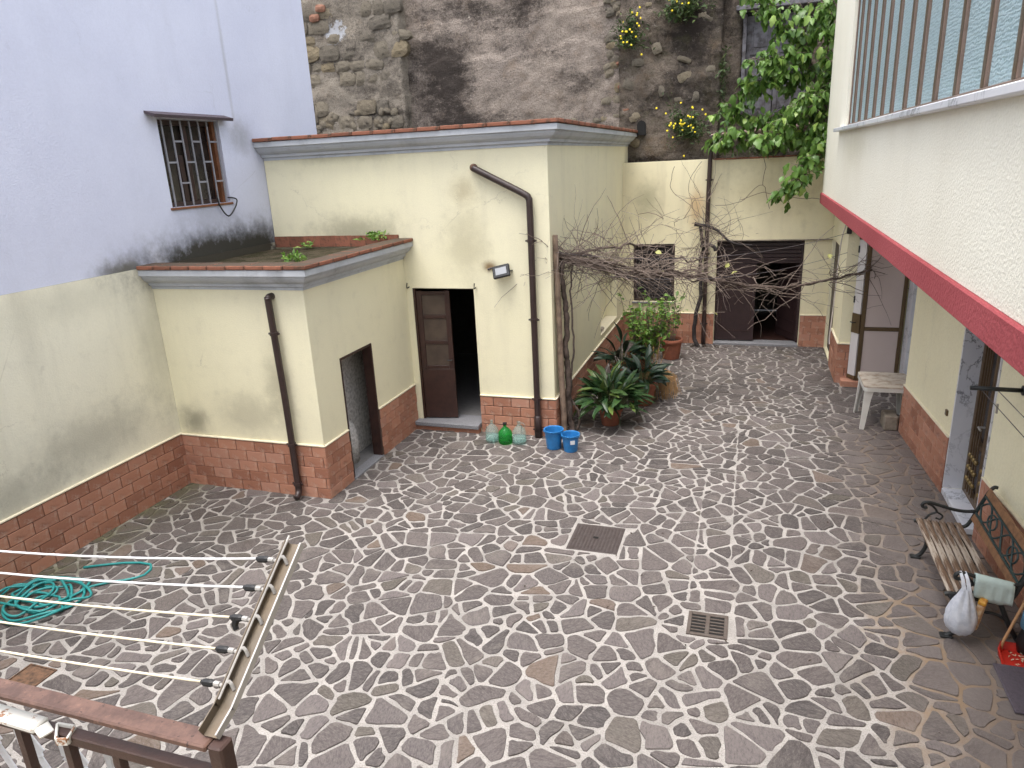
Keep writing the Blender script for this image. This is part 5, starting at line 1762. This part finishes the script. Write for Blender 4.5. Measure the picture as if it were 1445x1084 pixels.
rail(.03, .10, K['wood_rail'], 'back_rail')
rail(.335, .415, K['wood_rail'], 'back_rail')
lt = bpy.data.objects.new('lattice', None); col.objects.link(lt); lt.parent = bn
b = MB()
b.tube([bp(BY0 + .03, .115), bp(BY1 - .03, .115), bp(BY1 - .03, .32), bp(BY0 + .03, .32)], .013, 6, closed=True)
b.build('lattice_frame', K['iron_green'], lt)
ym = (BY0 + BY1) / 2
for off in (0, .2):
    b = MB()
    pp = []
    for k in range(49):
        u = k / 48
        yy = BY0 + .05 + u * (BY1 - BY0 - .1)
        pp.append(bp(yy, .2175 + .095 * math.sin(u * math.pi * 4 + (math.pi if off else 0))))
    b.tube(pp, .010, 6).build('scroll', K['iron_green'], lt, smooth=True)
for yc in (BY0 + .36, ym + .28):
    b = MB().tube([bp(yc + .11 * math.cos(a), .2175 + .065 * math.sin(a)) for a in [k * 6.283 / 20 for k in range(20)]], .009, 6, closed=True)
    b.build('ring', K['iron_green'], lt, smooth=True)

# plastic bag hanging on the near armrest
b = MB()
prof = [(.02, 0), (.07, .015), (.105, .05), (.122, .10), (.126, .16), (.118, .22), (.102, .28), (.082, .34), (.062, .39), (.046, .43), (.034, .46)]
cx_, cy_, cz_ = 1.93, BY0 - .07, .10
nseg = 40
for r, z in prof:
    for k in range(nseg):
        an = 6.283 * k / nseg
        cr = 1 + .16 * noise.noise(Vector((math.cos(an) * 2.2, math.sin(an) * 2.2, z * 5))) + .045 * math.sin(an * 9 + z * 6) * (.4 + z * 3) + .07 * noise.noise(Vector((math.cos(an) * 6, math.sin(an) * 6, z * 14)))
        b.v.append((cx_ + r * math.cos(an) * 1.0 * cr, cy_ + r * math.sin(an) * .75 * cr, cz_ + z))
for i in range(len(prof) - 1):
    for k in range(nseg):
        b.f.append((i * nseg + k, i * nseg + (k + 1) % nseg, (i + 1) * nseg + (k + 1) % nseg, (i + 1) * nseg + k))
b.f.append(tuple(range(nseg)))
bg = thing('plastic_bag', 'white plastic carrier bag hung from the bench armrest', 'bag')
b.build('bag_body', K['film'], bg, smooth=True)
for sgn in (-1, 1):
    h = MB()
    c0 = Vector((cx_ + sgn * .02, cy_, cz_ + .44))
    top = Vector((1.90 + sgn * .018, BY0 + .0, .688))
    for pth in ([c0 + Vector((0, -.02, 0)), c0.lerp(top, .5) + Vector((0, -.02, .02)), top],):
        p = smooth_path(pth, 4)
        for q in range(len(p) - 1):
            h.bar(p[q], p[q + 1], .035 - .002 * q, .003, up=(0, 1, .2))
    h.build('bag_handle', K['film'], bg)
Mk = Matrix.Translation((cx_ + .10, cy_ + .02, cz_ + .02)) @ Matrix.Rotation(R(8), 4, 'Y') @ Matrix.Rotation(R(-25), 4, 'Z')
MB().box((-.03, -.05, .05), (.03, .05, .30), .012, Mk).build('packet', simple('packet', s(170, 128, 88), .5, var=.9, nscale=30, dark=s(206, 188, 160)), bg)
MB().box((-.0305, -.0505, .301), (.0305, .0505, .345), .010, Mk).build('packet_band', simple('packet_band', s(206, 160, 62), .5, var=.6, nscale=30, dark=s(176, 60, 40)), bg)
# cloth over the armrest
b = MB()
nx, ny = 12, 10
for j in range(ny + 1):
    for i in range(nx + 1):
        u = i / nx; v = j / ny
        x = 2.00 + u * .30
        s_ = (v - .38) * .36
        if s_ < 0: y = BY0 + .035 + .005; z = .655 + s_ * .9; y = BY0 + .03
        else: y = BY0 - .03; z = .655 - s_
        if abs(s_) < .03: z = .655 - abs(s_) * .3; y = BY0 - s_
        y += (.006 * math.sin(u * 22 + v * 2) + .005 * noise.noise(Vector((u * 7, v * 3, 3)))) * min(1, abs(s_) * 8)
        if v > .95: z += .012 * math.sin(u * 7 + 1)
        z -= (u - .5) * .05
        b.v.append((x, y, z))
for j in range(ny):
    for i in range(nx):
        a = j * (nx + 1) + i
        b.f.append((a, a + 1, a + nx + 2, a + nx + 1))
o = b.build('cloth', K['cloth'], smooth=True)
md = o.modifiers.new('thickness', 'SOLIDIFY'); md.thickness = .002
tag(o, 'pale mint cloth draped over the bench armrest', 'cloth')
# dustpan, broom, dark boot, mat
dp = thing('dustpan', 'red plastic dustpan with sweepings on the ground by the bench', 'dustpan', loc=(2.36, 6.16, .012))
b = MB()
out_ = [(-.15, -.13), (.15, -.15), (.16, .0), (.12, .12), (-.10, .13), (-.15, .02)]
inn = [(x * .86, y * .86) for x, y in out_]
n = 6
b.add([(*q, 0) for q in out_] + [(q[0] * 1.08, q[1] * 1.08, .07 if q[1] > -.1 else .012) for q in out_] + [(q[0] * 1.0, q[1] * 1.0, .07 if q[1] > -.1 else .012) for q in out_] + [(*q, .006) for q in inn],
      [tuple(range(n))] + [(r * n + i, r * n + (i + 1) % n, r * n + n + (i + 1) % n, r * n + n + i) for r in range(3) for i in range(n)] + [tuple(3 * n + i for i in range(n))])
b.build('pan', K['red_plastic'], dp)
b = MB()
for i in range(30):
    q = Vector((rnd.gauss(.02, .05), rnd.gauss(-.02, .04), .015))
    add_leaf(b, wl_[1], orient(q, (rnd.gauss(0, 1), rnd.gauss(0, 1), .2), 0, .5))
b.build('sweepings', simple('sweepings', s(206, 192, 166), .9), dp, recalc=False)
MB().tube([(-.12, .08, .02), (-.10, .10, .1), (.2, .30, .9)], .013, 8).build('handle', K['broom_wood'], dp, smooth=True)
bt = thing('rubber_boot', 'black boot-like bundle beside the dustpan at the picture edge', 'bundle', loc=(2.44, 6.28, 0.008))
MB().lathe([(0, 0), (.07, .01), (.08, .1), (.06, .2), (.05, .24), (0, .25)], 14).build('body', K['black'], bt, smooth=True)
MB().lathe([(.06, .2), (.085, .22), (.08, .36), (.03, .42), (0, .43)], 14, (.02, .02, .02)).build('blue_cloth', K['denim'], bt, smooth=True)
dm = thing('door_mat', 'dark grey doormat lying on the paving at the lower right', 'mat')
MB().box((2.13, 5.45, .012), (2.62, 6.04, .03), .006).build('mat', K['mat_grey'], dm)
b = MB()
for i in range(20):
    x = 2.15 + i * .024
    b.box((x, 5.47, .0305), (x + .013, 6.02, .034))
b.build('ribs', K['mat_grey'], dm)
# clothes-line bracket on the right wall
lb = thing('line_bracket', 'black wall bracket with two thin clothes wires above the bench', 'bracket')
yb = 7.72
MB().tube([(rwx(yb) - .0, yb, 1.95), (2.12, yb, 1.955)], .022, 10).lathe([(.05, 0), (.05, .012)], 12, M=Matrix.Translation((rwx(yb) - .013, yb, 1.95)) @ Matrix.Rotation(R(90), 4, 'Y')).build('arm', K['iron'], lb, smooth=True)
for x, z1 in ((2.36, 1.94), (2.22, 1.93)):
    MB().tube([(x, yb, 1.935), (x + .02, 5.6, z1 - .04), (x + .02, 3.5, 1.93)], .004, 5).build('wire', K['wire'], lb)
MB().box((2.225, 7.25, 1.86), (2.24, 7.27, 1.95)).build('peg', K['zinc_light'], lb)

# ------------------------------------------------------------------ railing, clothes airer
rl = thing('balcony_railing', 'brown painted iron balcony railing in the near left corner', 'railing')
MB().box((-3.2, .645, 3.487), (-.727, .679, 3.50), .003).build('top_rail', K['rail_rust'], rl)
MB().box((-3.2, .651, 3.421), (-.730, .671, 3.441), .002).build('lower_rail', K['rail_brown'], rl)
MB().box((-.726, .647, 2.55), (-.700, .675, 3.499), .003).build('post', K['rail_brown'], rl)
MB().box((-3.2, .650, 2.62), (-.726, .672, 2.645), .002).build('lower_rail', K['rail_brown'], rl)
for i in range(22):
    x = -.82 - i * .107
    MB().box((x - .007, .654, 2.645), (x + .007, .668, 3.4205)).build('baluster', K['rail_brown'], rl)
af = thing('clothes_airer', 'zinc clothes-airer arm on the railing with five cords and tensioners', 'clothes line')
A0 = Vector((-.727, .660, 3.504)); A1 = Vector((-.727, .700, 3.520)); A2 = Vector((-.727, .920, 3.680))
def chan(a, e, name):
    d = (e - a).normalized(); sx = Vector((1, 0, 0)); up = sx.cross(d)
    b = MB()
    b.bar(a, e, .026, .002, up=up)
    b.bar(a + sx * -.014 + up * .008, e + sx * -.014 + up * .008, .002, .018, up=up)
    b.build(name, K['zinc'], af)
    b = MB().bar(a + sx * .0145 + up * .006, e + sx * .0145 + up * .006, .003, .013, up=up)
    b.build('arm_flange', K['zinc_light'], af)
chan(A0, A1, 'bracket'); chan(A1, A2, 'arm')
hooks = [(.864, 3.686), (.837, 3.653), (.801, 3.619), (.762, 3.591), (.728, 3.557)]
for i, (hy, hz) in enumerate(hooks):
    i_ = (1 - i / 4) * .76 + .10
    hy2 = .70 + .22 * i_; hz2 = 3.52 + .16 * i_
    h = Vector((-.746, hy2, hz2 + .006))
    MB().tube(smooth_path([h + Vector((.018, 0, -.004)), h + Vector((.012, .0, .010)), h, h + Vector((-.008, 0, 0))], 3), .003, 6).build('hook', K['zinc_light'], af)
    MB().tube([h + Vector((-.008, 0, 0)), h + Vector((-.018, 0, .0))], .0045, 8).build('nut', K['zinc_light'], af)
    k0 = h + Vector((-.018, 0, 0))
    MB().tube([k0, k0 + Vector((-.006, 0, -.001)), k0 + Vector((-.02, 0, -.002)), k0 + Vector((-.026, 0, -.002))], [.004, .006, .006, .003], 8).build('tensioner', K['black'], af)
    if i == 2:
        MB().tube([k0 + Vector((-.012, 0, 0)), k0 + Vector((-.016, -.004, -.012)), k0 + Vector((-.012, -.006, -.02))], [.006, .006, .005], 6).build('tape', K['black'], af)
    L = 2.6
    sag = [.10, .088, .075, .063, .055][i]
    pts_ = []
    for k in range(31):
        t = k / 30
        pts_.append((k0.x - .024 - L * t, hy2, k0.z - .002 - sag * 4 * t * (1 - t)))
    MB().tube(pts_, .0021, 6).build('cord', K['rope_white'] if i < 2 else K['rope'], af, smooth=True)
MB().tube([A1 + Vector((-.012, 0, .016)), A2 + Vector((-.012, 0, .016))], .002, 6).build('edge_rod', K['zinc_light'], af)
dr = thing('drying_rack', 'folded white metal drying rack hanging behind the railing bars', 'drying rack')
def strap(a, e, w_=.016):
    MB().bar(a, e, w_, .003, up=(0, -1, .3), bev=.0008).build('strap', K['white_metal'], dr)
for i in range(9):
    x = -.83 - i * .107 + .03
    strap((x - .012, .71, 3.375), (x + .030, .715, 3.30)); strap((x - .006, .706, 3.375), (x - .012, .711, 3.31)); strap((x + .030, .715, 3.30), (x + .008, .72, 3.285)); strap((x - .012, .711, 3.31), (x + .008, .72, 3.285)); strap((x + .008, .72, 3.285), (x + .05, .72, 3.2))
b = MB().bar((-1.20, .655, 3.447), (-1.075, .652, 3.447), .03, .012, up=(0, 0, 1), bev=.003).bar((-1.075, .652, 3.447), (-1.055, .645, 3.440), .022, .005, bev=.001)
b.build('frame', K['chipped_white'], dr)
for (a, e) in (((-1.055, .665, 3.44), (-1.03, .64, 3.437)), ((-1.03, .64, 3.437), (-1.012, .645, 3.437)), ((-1.012, .645, 3.437), (-1.02, .668, 3.44)), ((-1.02, .668, 3.44), (-1.055, .665, 3.44))):
    MB().bar(a, e, .004, .014, bev=.0008).build('end_clip', K['chipped_white'], dr)

# small litter on the paving
lt_ = MB()
for i in range(240):    # gathered along the wall feet and round the pots
    k_ = rnd.random()
    if k_ < .45: x, y = MX + .06 + abs(rnd.gauss(0, .35)), rnd.uniform(10.6, 16.5)
    elif k_ < .7: x, y = LX + .06 + abs(rnd.gauss(0, .15)), rnd.uniform(4.5, 7.4)
    elif k_ < .85: x, y = rnd.uniform(-2.6, 1.5), BY - .06 - abs(rnd.gauss(0, .2))
    else: y = rnd.uniform(5.5, 11.5); x = rwx(y) - .06 - abs(rnd.gauss(0, .15))
    add_leaf(lt_, wl_[1], orient((x, y, .017), (rnd.gauss(0, 1), rnd.gauss(0, 1), .1), 0, rnd.uniform(.25, .75)))
for i in range(90):
    x = rnd.uniform(-2.2, 1.6); y = rnd.uniform(5, 16)
    add_leaf(lt_, wl_[1], orient((x, y, .016), (rnd.gauss(0, 1), rnd.gauss(0, 1), .1), 0, rnd.uniform(.3, .9)))
o = lt_.build('leaf_litter', K['dead_leaf'], recalc=False)
tag(o, 'scattered small dead leaves across the stone paving', 'leaves'); o['kind'] = 'stuff'
